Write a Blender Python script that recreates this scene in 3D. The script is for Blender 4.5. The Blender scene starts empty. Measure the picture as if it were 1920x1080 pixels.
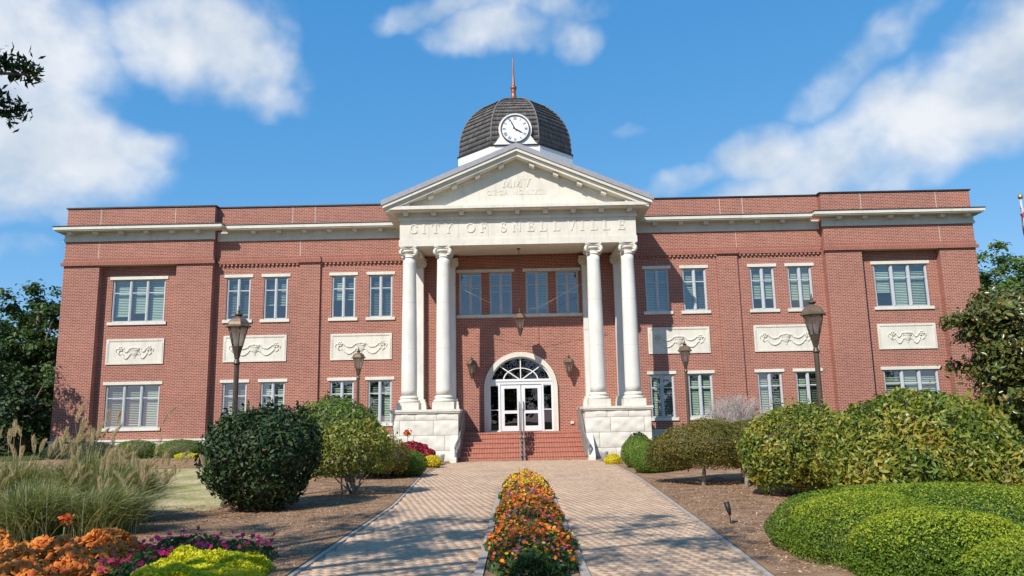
import bpy, math, random
import numpy as np
from mathutils import Vector, Matrix

# ------------------------------------------------------------------ camera
F_PX, PITCH, ROLL, YAW, X0, CZ = 1433.6, math.radians(9.654), math.radians(-1.115), math.radians(0.348), 0.0946, 1.60
SC = bpy.context.scene
COL = SC.collection

def ray(u, v):
    """direction in the world seen by pixel (u,v) of the 1920x1080 photograph"""
    a, b = u - 960.0, v - 540.0
    c, s = math.cos(ROLL), math.sin(ROLL)
    a, b = c*a + s*b, -s*a + c*b
    x, y, z = a/F_PX, 1.0, -b/F_PX
    c, s = math.cos(PITCH), math.sin(PITCH)
    y, z = c*y - s*z, s*y + c*z
    c, s = math.cos(YAW), math.sin(YAW)
    x, y = c*x - s*y, s*x + c*y
    return Vector((x, y, z))

cam_d = bpy.data.cameras.new('camera'); cam = bpy.data.objects.new('camera', cam_d); COL.objects.link(cam)
fwd = ray(960, 540).normalized(); rgt = (ray(961, 540) - ray(960, 540)).normalized(); up = rgt.cross(fwd)
M = Matrix((rgt, up, -fwd)).transposed().to_4x4(); M.translation = (-X0, 0, CZ)
cam.matrix_world = M
cam_d.sensor_width = 36.0; cam_d.lens = F_PX/1920*36.0; cam_d.clip_start = 0.05; cam_d.clip_end = 1500
SC.camera = cam

# ------------------------------------------------------------------ light
SUN_DIR = Vector((0.65, 1.0, -1.07)).normalized()          # the way sunlight travels
SUN_EL = math.asin(-SUN_DIR.z); SUN_AZ = math.atan2(-SUN_DIR.x, -SUN_DIR.y)
sl = bpy.data.lights.new('sun', 'SUN'); sl.energy = 4.9; sl.angle = math.radians(0.53); sl.color = (1.0, 0.93, 0.83)
so = bpy.data.objects.new('sun', sl); COL.objects.link(so)
so.rotation_euler = SUN_DIR.to_track_quat('-Z', 'Y').to_euler(); so.location = (-30, -40, 60)
SC.view_settings.view_transform = 'Standard'; SC.view_settings.look = 'None'
SC.view_settings.exposure = 0.2; SC.view_settings.gamma = 1.0; SC.view_settings.use_curve_mapping = False
SC.cycles.max_bounces = 6; SC.cycles.diffuse_bounces = 3; SC.cycles.glossy_bounces = 3; SC.cycles.transmission_bounces = 4; SC.cycles.transparent_max_bounces = 12
SC.cycles.caustics_reflective = False; SC.cycles.caustics_refractive = False
SC.cycles.use_denoising = True

W = bpy.data.worlds.new('World'); SC.world = W; W.use_nodes = True
def build_world():
    nt = W.node_tree; nt.nodes.clear(); N = nt.nodes.new; L = nt.links.new
    out = N('ShaderNodeOutputWorld'); bg = N('ShaderNodeBackground'); bg.inputs['Strength'].default_value = 0.15
    sky = N('ShaderNodeTexSky'); sky.sky_type = 'NISHITA'; sky.sun_disc = False
    sky.sun_elevation = SUN_EL; sky.sun_rotation = SUN_AZ; sky.air_density = 0.72; sky.dust_density = 0.0; sky.ozone_density = 1.9; sky.altitude = 1500
    hs = N('ShaderNodeHueSaturation'); hs.inputs['Saturation'].default_value = 1.04; hs.inputs['Value'].default_value = 1.38
    L(sky.outputs[0], hs.inputs['Color'])
    tc = N('ShaderNodeTexCoord'); sep = N('ShaderNodeSeparateXYZ'); L(tc.outputs['Generated'], sep.inputs[0])
    def math_(op, a, b=None, c=None):
        n = N('ShaderNodeMath'); n.operation = op
        for i, q in enumerate((a, b, c)):
            if q is None: continue
            if isinstance(q, (int, float)): n.inputs[i].default_value = q
            else: L(q, n.inputs[i])
        return n.outputs[0]
    az = math_('ARCTAN2', sep.outputs[0], sep.outputs[1]); el = math_('ARCSINE', sep.outputs[2])
    ae = N('ShaderNodeCombineXYZ'); L(az, ae.inputs[0]); L(el, ae.inputs[1])
    def noise(vec, scale, detail, rough, dist=0.0):
        n = N('ShaderNodeTexNoise'); n.inputs['Scale'].default_value = scale; n.inputs['Detail'].default_value = detail
        n.inputs['Roughness'].default_value = rough; n.inputs['Distortion'].default_value = dist; L(vec, n.inputs['Vector']); return n
    # one tone curve over the whole sky, as the phone's exposure gave it
    sr = N('ShaderNodeSeparateColor'); L(hs.outputs[0], sr.inputs[0]); cr = N('ShaderNodeCombineColor')
    for i, (gain, g_) in enumerate(((3.25, 1.0), (2.138, 0.5), (4.384, 0.3))):
        ref = (6.0, 2.198, 4.384)[i]
        L(math_('MULTIPLY', math_('POWER', math_('MAXIMUM', math_('MULTIPLY', sr.outputs[i], 1.0/ref), 0.0), g_), gain), cr.inputs[i])
    # warp the sky coordinates so that the cloud masses get ragged outlines
    w1 = noise(ae.outputs[0], 5.0, 4, 0.55)
    wv = N('ShaderNodeVectorMath'); wv.operation = 'SUBTRACT'; L(w1.outputs['Color'], wv.inputs[0]); wv.inputs[1].default_value = (0.5, 0.5, 0.5)
    ws = N('ShaderNodeVectorMath'); ws.operation = 'SCALE'; L(wv.outputs[0], ws.inputs[0]); ws.inputs['Scale'].default_value = 0.11
    wa = N('ShaderNodeVectorMath'); wa.operation = 'ADD'; L(ae.outputs[0], wa.inputs[0]); L(ws.outputs[0], wa.inputs[1])
    blobs = [ # px x, px y, half width px, half height px, tilt deg, weight
        (60, 90, 150, 130, 0, 1.0), (40, 230, 160, 120, 0, 1.0), (150, 285, 150, 80, -8, 1.0), (272, 300, 78, 46, 10, .92), (20, 340, 110, 60, 0, .7),
        (385, 75, 165, 90, -10, 1.0), (470, 150, 100, 50, -15, .72), (300, 25, 90, 40, 0, .6), (520, 40, 60, 60, 0, .45),
        (925, 62, 130, 52, 10, .85), (840, 20, 120, 34, 8, .75), (1065, 55, 60, 40, -25, .62), (1010, 8, 130, 30, 0, .65),
        (1895, 150, 180, 95, 22, 1.08), (1765, 222, 175, 88, 24, 1.0), (1615, 270, 175, 74, 22, .97), (1440, 282, 115, 52, 8, .92), (1490, 335, 190, 44, 14, .8),
        (1270, 345, 100, 26, 6, .6), (1600, 125, 120, 46, 30, .50), (1745, 18, 90, 26, 18, .40), (1640, 60, 40, 15, 40, .4), (80, 395, 60, 20, -20, .45), (1180, 238, 40, 14, 0, .34), (10, 455, 60, 18, 0, .4)]
    acc = None
    for (px, py, hw, hh, tilt, wt) in blobs:
        d = ray(px, py).normalized(); a0 = math.atan2(d.x, d.y); e0 = math.asin(d.z)
        mp = N('ShaderNodeMapping'); mp.vector_type = 'TEXTURE'
        mp.inputs['Location'].default_value = (a0, e0, 0); mp.inputs['Rotation'].default_value = (0, 0, math.radians(tilt))
        mp.inputs['Scale'].default_value = (hw/F_PX*1.35, hh/F_PX*1.35, 1)
        L(wa.outputs[0], mp.inputs['Vector'])
        ln = N('ShaderNodeVectorMath'); ln.operation = 'LENGTH'; L(mp.outputs[0], ln.inputs[0])
        v = math_('MULTIPLY', math_('MAXIMUM', math_('SUBTRACT', 1.0, math_('MULTIPLY', ln.outputs['Value'], ln.outputs['Value'])), 0.0), wt)
        acc = v if acc is None else math_('MAXIMUM', acc, v)
    # beyond the part of the sky described above the same broken cumulus goes on
    g = noise(tc.outputs['Generated'], 2.6, 4, 0.5)
    gm = N('ShaderNodeMapRange'); gm.inputs[1].default_value = 0.56; gm.inputs[2].default_value = 0.72; L(g.outputs[0], gm.inputs[0])
    aw = N('ShaderNodeMapRange'); aw.interpolation_type = 'SMOOTHSTEP'; aw.inputs[1].default_value = 0.62; aw.inputs[2].default_value = 0.85; L(math_('ABSOLUTE', az), aw.inputs[0])
    ew = N('ShaderNodeMapRange'); ew.interpolation_type = 'SMOOTHSTEP'; ew.inputs[1].default_value = 0.55; ew.inputs[2].default_value = 0.75; L(el, ew.inputs[0])
    acc = math_('MAXIMUM', acc, math_('MULTIPLY', gm.outputs[0], math_('MAXIMUM', aw.outputs[0], ew.outputs[0])))
    st = N('ShaderNodeMapping'); st.inputs['Rotation'].default_value = (0, 0, math.radians(-8)); st.inputs['Scale'].default_value = (1.0, 1.15, 1); L(ae.outputs[0], st.inputs['Vector'])
    f = noise(st.outputs[0], 8.5, 9, 0.55, 0.1)
    fb = noise(st.outputs[0], 11.0, 3, 0.5, 0.0)
    def billow(q): return math_('SUBTRACT', 1.0, math_('ABSOLUTE', math_('MULTIPLY_ADD', q, 4.0, -2.0)))
    bl = billow(fb.outputs[0])
    field = math_('ADD', math_('ADD', acc, math_('MULTIPLY', math_('SUBTRACT', f.outputs[0], 0.5), 1.15)), math_('MULTIPLY', math_('SUBTRACT', bl, 0.6), 0.22))
    dn = N('ShaderNodeMapRange'); dn.interpolation_type = 'SMOOTHSTEP'; dn.inputs[1].default_value = 0.12; dn.inputs[2].default_value = 1.08; L(field, dn.inputs[0])
    dens = math_('MULTIPLY', dn.outputs[0], math_('MINIMUM', math_('MULTIPLY', acc, 4.0), 0.94))
    # the bodies of the clouds are greyer below, brightest on the sunward upper left
    offm = N('ShaderNodeVectorMath'); offm.operation = 'ADD'; offm.inputs[1].default_value = (0.02, -0.035, 0); L(st.outputs[0], offm.inputs[0])
    f2 = noise(offm.outputs[0], 8.5, 3, 0.5, 0.1)
    fb2 = noise(offm.outputs[0], 11.0, 3, 0.5, 0.0)
    shade = math_('ADD', 0.62, math_('ADD', math_('MULTIPLY', math_('SUBTRACT', f.outputs[0], f2.outputs[0]), 1.7), math_('MULTIPLY', math_('SUBTRACT', bl, billow(fb2.outputs[0])), 0.16)))
    big = noise(ae.outputs[0], 4.5, 3, 0.5)
    shade = math_('ADD', shade, math_('MULTIPLY', math_('SUBTRACT', big.outputs[0], 0.5), 1.3))
    shade = math_('MINIMUM', math_('MAXIMUM', shade, 0.0), 1.0)
    cc = N('ShaderNodeMixRGB'); cc.inputs[1].default_value = (2.75, 3.4, 4.2, 1); cc.inputs[2].default_value = (5.2, 5.35, 5.6, 1); L(shade, cc.inputs[0])
    mx = N('ShaderNodeMixRGB'); L(dens, mx.inputs[0]); L(cr.outputs[0], mx.inputs[1]); L(cc.outputs[0], mx.inputs[2])
    L(mx.outputs[0], bg.inputs['Color']); L(bg.outputs[0], out.inputs[0])
build_world()

# ------------------------------------------------------------------ helpers
def thing(name, label=None, cat=None, loc=(0, 0, 0), group=None, kind=None, rz=0.0, parent=None):
    o = bpy.data.objects.new(name, None); COL.objects.link(o); o.location = loc; o.rotation_euler = (0, 0, rz); o.empty_display_size = 0.2
    tag(o, label, cat, group, kind)
    if parent is not None: o.parent = parent
    return o
def tag(o, label=None, cat=None, group=None, kind=None):
    for k, v in (('label', label), ('category', cat), ('group', group), ('kind', kind)):
        if v: o[k] = v
    return o
def link(name, me, m, parent=None, kind=None, label=None):
    o = bpy.data.objects.new(name, me); COL.objects.link(o)
    if m is not None and not me.materials: me.materials.append(m)
    if parent is not None: o.parent = parent
    return tag(o, label, None, None, kind)
def copy_tree(o, parent=None):
    c = o.copy(); COL.objects.link(c)
    if parent is not None: c.parent = parent
    for ch in o.children: copy_tree(ch, c)
    return c
def np_mesh(name, V, F):
    """mesh from numpy arrays; F is an (n,k) index array or a list of such arrays"""
    if not isinstance(F, (list, tuple)): F = [F]
    me = bpy.data.meshes.new(name)
    V = np.asarray(V, dtype=np.float32); me.vertices.add(len(V)); me.vertices.foreach_set('co', V.ravel())
    idx = np.concatenate([np.asarray(f).ravel() for f in F]).astype(np.int32)
    tot = np.concatenate([np.full(len(f), np.asarray(f).shape[1]) for f in F]).astype(np.int32)
    st = np.concatenate([[0], np.cumsum(tot)[:-1]]).astype(np.int32)
    me.loops.add(len(idx)); me.loops.foreach_set('vertex_index', idx)
    me.polygons.add(len(tot)); me.polygons.foreach_set('loop_start', st); me.polygons.foreach_set('loop_total', tot)
    me.update(calc_edges=True); return me

class MB:
    def __init__(s): s.v = []; s.f = []; s.sm = []
    def face(s, pts, smooth=False):
        n = len(s.v); s.v += [tuple(p) for p in pts]; s.f.append(tuple(range(n, n+len(pts)))); s.sm.append(smooth)
    def box(s, x0, x1, y0, y1, z0, z1):
        if x0 > x1: x0, x1 = x1, x0
        if y0 > y1: y0, y1 = y1, y0
        n = len(s.v)
        s.v += [(x0,y0,z0),(x1,y0,z0),(x1,y1,z0),(x0,y1,z0),(x0,y0,z1),(x1,y0,z1),(x1,y1,z1),(x0,y1,z1)]
        for q in ((0,3,2,1),(4,5,6,7),(0,1,5,4),(1,2,6,5),(2,3,7,6),(3,0,4,7)): s.f.append(tuple(n+i for i in q)); s.sm.append(False)
    def prism(s, poly, y0, y1):                          # polygon of (x,z), extruded along y
        n = len(s.v); k = len(poly)
        s.v += [(x, y0, z) for x, z in poly] + [(x, y1, z) for x, z in poly]
        s.f.append(tuple(range(n, n+k))); s.f.append(tuple(range(n+2*k-1, n+k-1, -1))); s.sm += [False, False]
        for i in range(k): j = (i+1) % k; s.f.append((n+i, n+k+i, n+k+j, n+j)); s.sm.append(False)
    def prism_x(s, poly, x0, x1):                        # polygon of (y,z), extruded along x
        n = len(s.v); k = len(poly)
        s.v += [(x0, y, z) for y, z in poly] + [(x1, y, z) for y, z in poly]
        s.f.append(tuple(range(n, n+k))); s.f.append(tuple(range(n+2*k-1, n+k-1, -1))); s.sm += [False, False]
        for i in range(k): j = (i+1) % k; s.f.append((n+i, n+j, n+k+j, n+k+i)); s.sm.append(False)
    def lathe(s, prof, cx, cy, seg=24, cz=0.0, smooth=True, rot=0.0, sx=1.0, sy=1.0):
        n = len(s.v)
        for r, z in prof:
            for i in range(seg):
                a = 2*math.pi*i/seg + rot; s.v.append((cx+sx*r*math.cos(a), cy+sy*r*math.sin(a), cz+z))
        for k in range(len(prof)-1):
            for i in range(seg):
                j = (i+1) % seg; s.f.append((n+k*seg+i, n+k*seg+j, n+(k+1)*seg+j, n+(k+1)*seg+i)); s.sm.append(smooth)
        s.f.append(tuple(n+i for i in range(seg-1, -1, -1))); s.f.append(tuple(n+(len(prof)-1)*seg+i for i in range(seg))); s.sm += [False, False]
    def tube(s, pts, rad, seg=8, smooth=True):
        pts = [Vector(p) for p in pts]; n = len(s.v)
        if isinstance(rad, (int, float)): rad = [rad]*len(pts)
        prev = None
        for i, p in enumerate(pts):
            t = (pts[min(i+1, len(pts)-1)] - pts[max(i-1, 0)]).normalized()
            ref = Vector((0, 0, 1)) if abs(t.z) < 0.95 else Vector((1, 0, 0))
            if prev is None: a = t.cross(ref).normalized()
            else: a = (prev - t*prev.dot(t)).normalized()
            prev = a; b = t.cross(a)
            for k in range(seg):
                an = 2*math.pi*k/seg; s.v.append(tuple(p + a*rad[i]*math.cos(an) + b*rad[i]*math.sin(an)))
        for i in range(len(pts)-1):
            for k in range(seg):
                j = (k+1) % seg; s.f.append((n+i*seg+k, n+i*seg+j, n+(i+1)*seg+j, n+(i+1)*seg+k)); s.sm.append(smooth)
        s.f.append(tuple(n+k for k in range(seg-1, -1, -1))); s.f.append(tuple(n+(len(pts)-1)*seg+k for k in range(seg))); s.sm += [False, False]
    def xform(s, fn, start=0): s.v = s.v[:start] + [tuple(fn(*p)) for p in s.v[start:]]
    def mesh(s, name):
        me = bpy.data.meshes.new(name); me.from_pydata(s.v, [], s.f)
        me.polygons.foreach_set('use_smooth', s.sm); me.update(); return me
    def build(s, name, m, parent=None, kind=None, label=None): return link(name, s.mesh(name), m, parent, kind, label)
def top(name, mb, m, label, cat, group=None, kind=None):
    return tag(mb.build(name, m), label, cat, group, kind)

# ------------------------------------------------------------------ materials
MT = {}
def nodes(name):
    m = bpy.data.materials.new(name); m.use_nodes = True; nt = m.node_tree
    return m, nt, nt.nodes['Principled BSDF'], nt.nodes['Material Output']
def pos(nt):
    g = nt.nodes.new('ShaderNodeNewGeometry'); return g.outputs['Position']
def tnoise(nt, vec, scale, detail=4, rough=0.5):
    n = nt.nodes.new('ShaderNodeTexNoise'); n.inputs['Scale'].default_value = scale; n.inputs['Detail'].default_value = detail; n.inputs['Roughness'].default_value = rough
    if vec is not None: nt.links.new(vec, n.inputs['Vector'])
    return n.outputs[0]
def ramp(nt, fac, stops):
    r = nt.nodes.new('ShaderNodeValToRGB'); e = r.color_ramp.elements
    while len(e) > len(stops): e.remove(e[-1])
    while len(e) < len(stops): e.new(0.5)
    for q, (p, c) in zip(e, stops): q.position = p; q.color = (*c, 1)
    nt.links.new(fac, r.inputs[0]); return r.outputs[0]
def mixc(nt, fac, a, b, mode='MIX'):
    n = nt.nodes.new('ShaderNodeMixRGB'); n.blend_type = mode
    for i, q in enumerate((fac, a, b)):
        if isinstance(q, (int, float)): n.inputs[i].default_value = q
        elif isinstance(q, tuple): n.inputs[i].default_value = (*q, 1)
        else: nt.links.new(q, n.inputs[i])
    return n.outputs[0]
def bump(nt, h, strength, dist, bsdf):
    b = nt.nodes.new('ShaderNodeBump'); b.inputs['Strength'].default_value = strength; b.inputs['Distance'].default_value = dist
    nt.links.new(h, b.inputs['Height']); nt.links.new(b.outputs[0], bsdf.inputs['Normal'])
def plain(name, c, rough=0.6, metal=0.0, var=0.12, scale=6.0, bmp=0.0, bscale=40.0, spec=0.4):
    m, nt, b, o = nodes(name)
    n = tnoise(nt, pos(nt), scale, 5, 0.6)
    lo = tuple(max(0, x*(1-var)) for x in c); hi = tuple(min(1, x*(1+var)) for x in c)
    nt.links.new(ramp(nt, n, [(0.3, lo), (0.7, hi)]), b.inputs['Base Color'])
    b.inputs['Roughness'].default_value = rough; b.inputs['Metallic'].default_value = metal; b.inputs['Specular IOR Level'].default_value = spec
    if bmp: bump(nt, tnoise(nt, pos(nt), bscale, 6, 0.65), bmp, 0.02, b)
    MT[name] = m; return m

def brick_material(name, c1, c2, mortar, soldier=False):
    m, nt, b, o = nodes(name); L = nt.links.new
    sep = nt.nodes.new('ShaderNodeSeparateXYZ'); L(pos(nt), sep.inputs[0])
    ad = nt.nodes.new('ShaderNodeMath'); ad.operation = 'ADD'; L(sep.outputs[0], ad.inputs[0]); L(sep.outputs[1], ad.inputs[1])
    cb = nt.nodes.new('ShaderNodeCombineXYZ')
    if soldier: L(sep.outputs[2], cb.inputs[0]); L(ad.outputs[0], cb.inputs[1])
    else: L(ad.outputs[0], cb.inputs[0]); L(sep.outputs[2], cb.inputs[1])
    t = nt.nodes.new('ShaderNodeTexBrick'); t.inputs['Scale'].default_value = 1.0; t.offset = 0.0 if soldier else 0.5
    t.inputs['Brick Width'].default_value = 0.203; t.inputs['Row Height'].default_value = 0.0677; t.inputs['Mortar Size'].default_value = 0.0074; t.inputs['Mortar Smooth'].default_value = 0.15
    t.inputs['Color1'].default_value = (*c1, 1); t.inputs['Color2'].default_value = (*c2, 1); t.inputs['Mortar'].default_value = (*mortar, 1)
    L(cb.outputs[0], t.inputs['Vector'])
    n1 = ramp(nt, tnoise(nt, pos(nt), 0.45, 5, 0.6), [(0.25, (0.86, 0.86, 0.88)), (0.75, (1.1, 1.06, 1.04))])
    c = mixc(nt, 1.0, t.outputs['Color'], n1, 'MULTIPLY')
    n2 = ramp(nt, tnoise(nt, pos(nt), 28, 3, 0.6), [(0.2, (0.84, 0.84, 0.84)), (0.8, (1.12, 1.12, 1.12))])
    c = mixc(nt, 1.0, c, n2, 'MULTIPLY')
    mp = nt.nodes.new('ShaderNodeMapping'); mp.inputs['Scale'].default_value = (1.6, 1.6, 0.16); L(pos(nt), mp.inputs[0])
    n3 = ramp(nt, tnoise(nt, mp.outputs[0], 1.6, 6, 0.7), [(0.35, (1.05, 1.04, 1.03)), (0.62, (1, 1, 1)), (0.82, (0.80, 0.80, 0.83))])
    c = mixc(nt, 1.0, c, n3, 'MULTIPLY')
    L(c, b.inputs['Base Color']); b.inputs['Roughness'].default_value = 0.85; b.inputs['Specular IOR Level'].default_value = 0.25
    inv = nt.nodes.new('ShaderNodeMath'); inv.operation = 'SUBTRACT'; inv.inputs[0].default_value = 1.0; L(t.outputs['Fac'], inv.inputs[1])
    bump(nt, inv.outputs[0], 0.6, 0.008, b)
    MT[name] = m
brick_material('brick', (0.34, 0.105, 0.073), (0.235, 0.071, 0.054), (0.55, 0.41, 0.325))
brick_material('brick_soldier', (0.335, 0.098, 0.068), (0.25, 0.07, 0.052), (0.45, 0.32, 0.25), True)
def stone_material(name, c, stain=0.0, bmp=0.25, bs=14.0):
    m, nt, b, o = nodes(name); L = nt.links.new; p = pos(nt)
    n = ramp(nt, tnoise(nt, p, 1.3, 6, 0.65), [(0.25, tuple(x*0.86 for x in c)), (0.75, tuple(min(1, x*1.08) for x in c))])
    n2 = ramp(nt, tnoise(nt, p, 60, 3, 0.6), [(0.2, (0.92, 0.92, 0.92)), (0.8, (1.05, 1.05, 1.05))])
    col = mixc(nt, 1.0, n, n2, 'MULTIPLY')
    if stain:
        mp = nt.nodes.new('ShaderNodeMapping'); mp.inputs['Scale'].default_value = (3.0, 3.0, 0.35); L(p, mp.inputs[0])
        s = ramp(nt, tnoise(nt, mp.outputs[0], 2.0, 6, 0.7), [(0.5, (1, 1, 1)), (0.8, (1-stain, 1-stain, 1-stain*1.05))])
        col = mixc(nt, 1.0, col, s, 'MULTIPLY')
    L(col, b.inputs['Base Color']); b.inputs['Roughness'].default_value = 0.8; b.inputs['Specular IOR Level'].default_value = 0.25
    bump(nt, tnoise(nt, p, bs, 8, 0.65), bmp, 0.02, b); MT[name] = m
stone_material('limestone', (0.70, 0.665, 0.58), 0.2, 0.12, 22)
stone_material('rough_stone', (0.70, 0.67, 0.59), 0.16, 0.55, 7)
stone_material('precast', (0.67, 0.655, 0.575), 0.2, 0.08, 30)
plain('white_paint', (0.74, 0.73, 0.69), 0.45, var=0.05)
stone_material('column_paint', (0.73, 0.71, 0.65), 0.14, 0.05, 30)
plain('frame_paint', (0.50, 0.53, 0.56), 0.4, var=0.06)
plain('door_paint', (0.70, 0.72, 0.74), 0.35, var=0.05)
plain('roof_metal', (0.30, 0.30, 0.33), 0.55, 0.0, 0.1)
plain('dark_flashing', (0.045, 0.035, 0.03), 0.5, 0.2, 0.5, 1.2)
plain('lamp_bronze', (0.105, 0.075, 0.055), 0.42, 0.35, 0.2, 9)
plain('lamp_top', (0.17, 0.115, 0.075), 0.5, 0.25, 0.25, 9)
plain('rail_metal', (0.30, 0.285, 0.27), 0.45, 0.5, 0.12)
plain('copper', (0.30, 0.125, 0.075), 0.45, 0.55, 0.25, 8)
plain('gold', (0.75, 0.52, 0.20), 0.3, 0.8, 0.1)
plain('black_metal', (0.02, 0.02, 0.022), 0.5, 0.2, 0.3)
plain('clock_white', (0.80, 0.82, 0.84), 0.4, var=0.03)
plain('clock_ink', (0.05, 0.055, 0.06), 0.5, var=0.1)
plain('grey_can', (0.42, 0.43, 0.46), 0.4, 0.2)
plain('kerb_concrete', (0.38, 0.33, 0.28), 0.9, var=0.2, bmp=0.3, bscale=60)
plain('steel_white', (0.6, 0.6, 0.6), 0.35, 0.3)
plain('interior', (0.26, 0.25, 0.22), 0.9)
plain('blind', (0.50, 0.55, 0.47), 0.5, var=0.08, scale=0.6)
plain('bark', (0.13, 0.10, 0.075), 0.9, var=0.35, scale=9, bmp=0.6, bscale=25)
plain('pale_bark', (0.30, 0.25, 0.20), 0.9, var=0.3, scale=14, bmp=0.4, bscale=40)
plain('grey_twig', (0.40, 0.36, 0.34), 0.9, var=0.25, scale=10)
plain('flag_cloth', (0.35, 0.10, 0.16), 0.8, var=0.4, scale=3)
def tread_material():
    m, nt, b, o = nodes('step_brick'); L = nt.links.new
    sep = nt.nodes.new('ShaderNodeSeparateXYZ'); L(pos(nt), sep.inputs[0])
    md = nt.nodes.new('ShaderNodeMath'); md.operation = 'PINGPONG'; md.inputs[1].default_value = 0.0508; L(sep.outputs[0], md.inputs[0])
    lt = nt.nodes.new('ShaderNodeMath'); lt.operation = 'LESS_THAN'; lt.inputs[1].default_value = 0.0055; L(md.outputs[0], lt.inputs[0])
    fl = nt.nodes.new('ShaderNodeMath'); fl.operation = 'SNAP'; fl.inputs[1].default_value = 0.1016; L(sep.outputs[0], fl.inputs[0])
    wn = nt.nodes.new('ShaderNodeTexWhiteNoise'); cb = nt.nodes.new('ShaderNodeCombineXYZ'); L(fl.outputs[0], cb.inputs[0]); L(sep.outputs[2], cb.inputs[1])
    n = tnoise(nt, pos(nt), 9, 4, 0.6)
    c = ramp(nt, n, [(0.3, (0.33, 0.105, 0.066)), (0.7, (0.45, 0.165, 0.11))])
    c = mixc(nt, lt.outputs[0], c, (0.50, 0.36, 0.27)); L(c, b.inputs['Base Color']); b.inputs['Roughness'].default_value = 0.8
    MT['step_brick'] = m
tread_material()
def glass_material(name, tint, ior, rough=0.0):
    m, nt, b, o = nodes(name); nt.nodes.remove(b); L = nt.links.new
    tr = nt.nodes.new('ShaderNodeBsdfTransparent'); tr.inputs[0].default_value = (*tint, 1)
    gl = nt.nodes.new('ShaderNodeBsdfGlossy'); gl.inputs['Roughness'].default_value = rough; gl.inputs['Color'].default_value = (0.95, 0.97, 1, 1)
    lw = nt.nodes.new('ShaderNodeLayerWeight'); lw.inputs['Blend'].default_value = 0.5
    pw_n = nt.nodes.new('ShaderNodeMath'); pw_n.operation = 'POWER'; pw_n.inputs[1].default_value = 4.0; L(lw.outputs['Facing'], pw_n.inputs[0])
    fr = nt.nodes.new('ShaderNodeMath'); fr.operation = 'MULTIPLY_ADD'; fr.inputs[1].default_value = 0.85 - ior; fr.inputs[2].default_value = ior; L(pw_n.outputs[0], fr.inputs[0])
    bm = nt.nodes.new('ShaderNodeBump'); bm.inputs['Strength'].default_value = 0.05; bm.inputs['Distance'].default_value = 0.02
    L(tnoise(nt, pos(nt), 0.9, 2, 0.5), bm.inputs['Height']); L(bm.outputs[0], gl.inputs['Normal'])
    mx = nt.nodes.new('ShaderNodeMixShader'); L(fr.outputs[0], mx.inputs[0]); L(tr.outputs[0], mx.inputs[1]); L(gl.outputs[0], mx.inputs[2]); L(mx.outputs[0], o.inputs[0])
    MT[name] = m
glass_material('window_glass', (0.84, 0.93, 0.88), 0.17)
glass_material('door_glass', (0.09, 0.10, 0.10), 0.09)
def lantern_glass():
    m, nt, b, o = nodes('lantern_glass'); nt.nodes.remove(b); L = nt.links.new
    tr = nt.nodes.new('ShaderNodeBsdfTransparent'); tr.inputs[0].default_value = (0.75, 0.70, 0.66, 1)
    df = nt.nodes.new('ShaderNodeBsdfTranslucent'); df.inputs[0].default_value = (0.85, 0.76, 0.70, 1)
    gl = nt.nodes.new('ShaderNodeBsdfGlossy'); gl.inputs['Roughness'].default_value = 0.15
    a = nt.nodes.new('ShaderNodeMixShader'); a.inputs[0].default_value = 0.6; L(tr.outputs[0], a.inputs[1]); L(df.outputs[0], a.inputs[2])
    c = nt.nodes.new('ShaderNodeMixShader'); c.inputs[0].default_value = 0.1; L(a.outputs[0], c.inputs[1]); L(gl.outputs[0], c.inputs[2]); L(c.outputs[0], o.inputs[0])
    MT['lantern_glass'] = m
lantern_glass()
def leaf_material(name, stops, rough=0.45, trans=0.25, spec=0.35, patch=None):
    """each leaf takes its own colour from the ramp"""
    m, nt, b, o = nodes(name); L = nt.links.new
    g = nt.nodes.new('ShaderNodeNewGeometry')
    oi = nt.nodes.new('ShaderNodeObjectInfo'); ad = nt.nodes.new('ShaderNodeMath'); L(g.outputs['Random Per Island'], ad.inputs[0]); L(oi.outputs['Random'], ad.inputs[1])
    fc = nt.nodes.new('ShaderNodeMath'); fc.operation = 'FRACT'; L(ad.outputs[0], fc.inputs[0]); f = fc.outputs[0]
    if patch:
        n = tnoise(nt, g.outputs['Position'], patch, 3, 0.5)
        mr = nt.nodes.new('ShaderNodeMapRange'); mr.inputs[1].default_value = 0.3; mr.inputs[2].default_value = 0.7; L(n, mr.inputs[0])
        mx = nt.nodes.new('ShaderNodeMath'); mx.operation = 'MULTIPLY_ADD'; L(f, mx.inputs[0]); mx.inputs[1].default_value = 0.5; 
        h = nt.nodes.new('ShaderNodeMath'); h.operation = 'MULTIPLY'; h.inputs[1].default_value = 0.5; L(mr.outputs[0], h.inputs[0]); L(h.outputs[0], mx.inputs[2]); f = mx.outputs[0]
    c = ramp(nt, f, stops); L(c, b.inputs['Base Color']); b.inputs['Roughness'].default_value = rough; b.inputs['Specular IOR Level'].default_value = spec
    tl = nt.nodes.new('ShaderNodeBsdfTranslucent'); L(mixc(nt, 1.0, c, (1.25, 1.2, 0.6), 'MULTIPLY'), tl.inputs[0])
    mx = nt.nodes.new('ShaderNodeMixShader'); mx.inputs[0].default_value = trans; L(b.outputs[0], mx.inputs[1]); L(tl.outputs[0], mx.inputs[2]); L(mx.outputs[0], o.inputs[0])
    MT[name] = m
leaf_material('dark_leaf', [(0, (0.016, 0.036, 0.014)), (0.55, (0.026, 0.06, 0.02)), (1, (0.065, 0.105, 0.028))], 0.5, 0.15, 0.25)
leaf_material('olive_leaf', [(0, (0.065, 0.11, 0.018)), (0.4, (0.15, 0.19, 0.03)), (0.75, (0.30, 0.28, 0.04)), (1, (0.24, 0.14, 0.04))], 0.42, 0.22, 0.4, 1.6)
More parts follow.
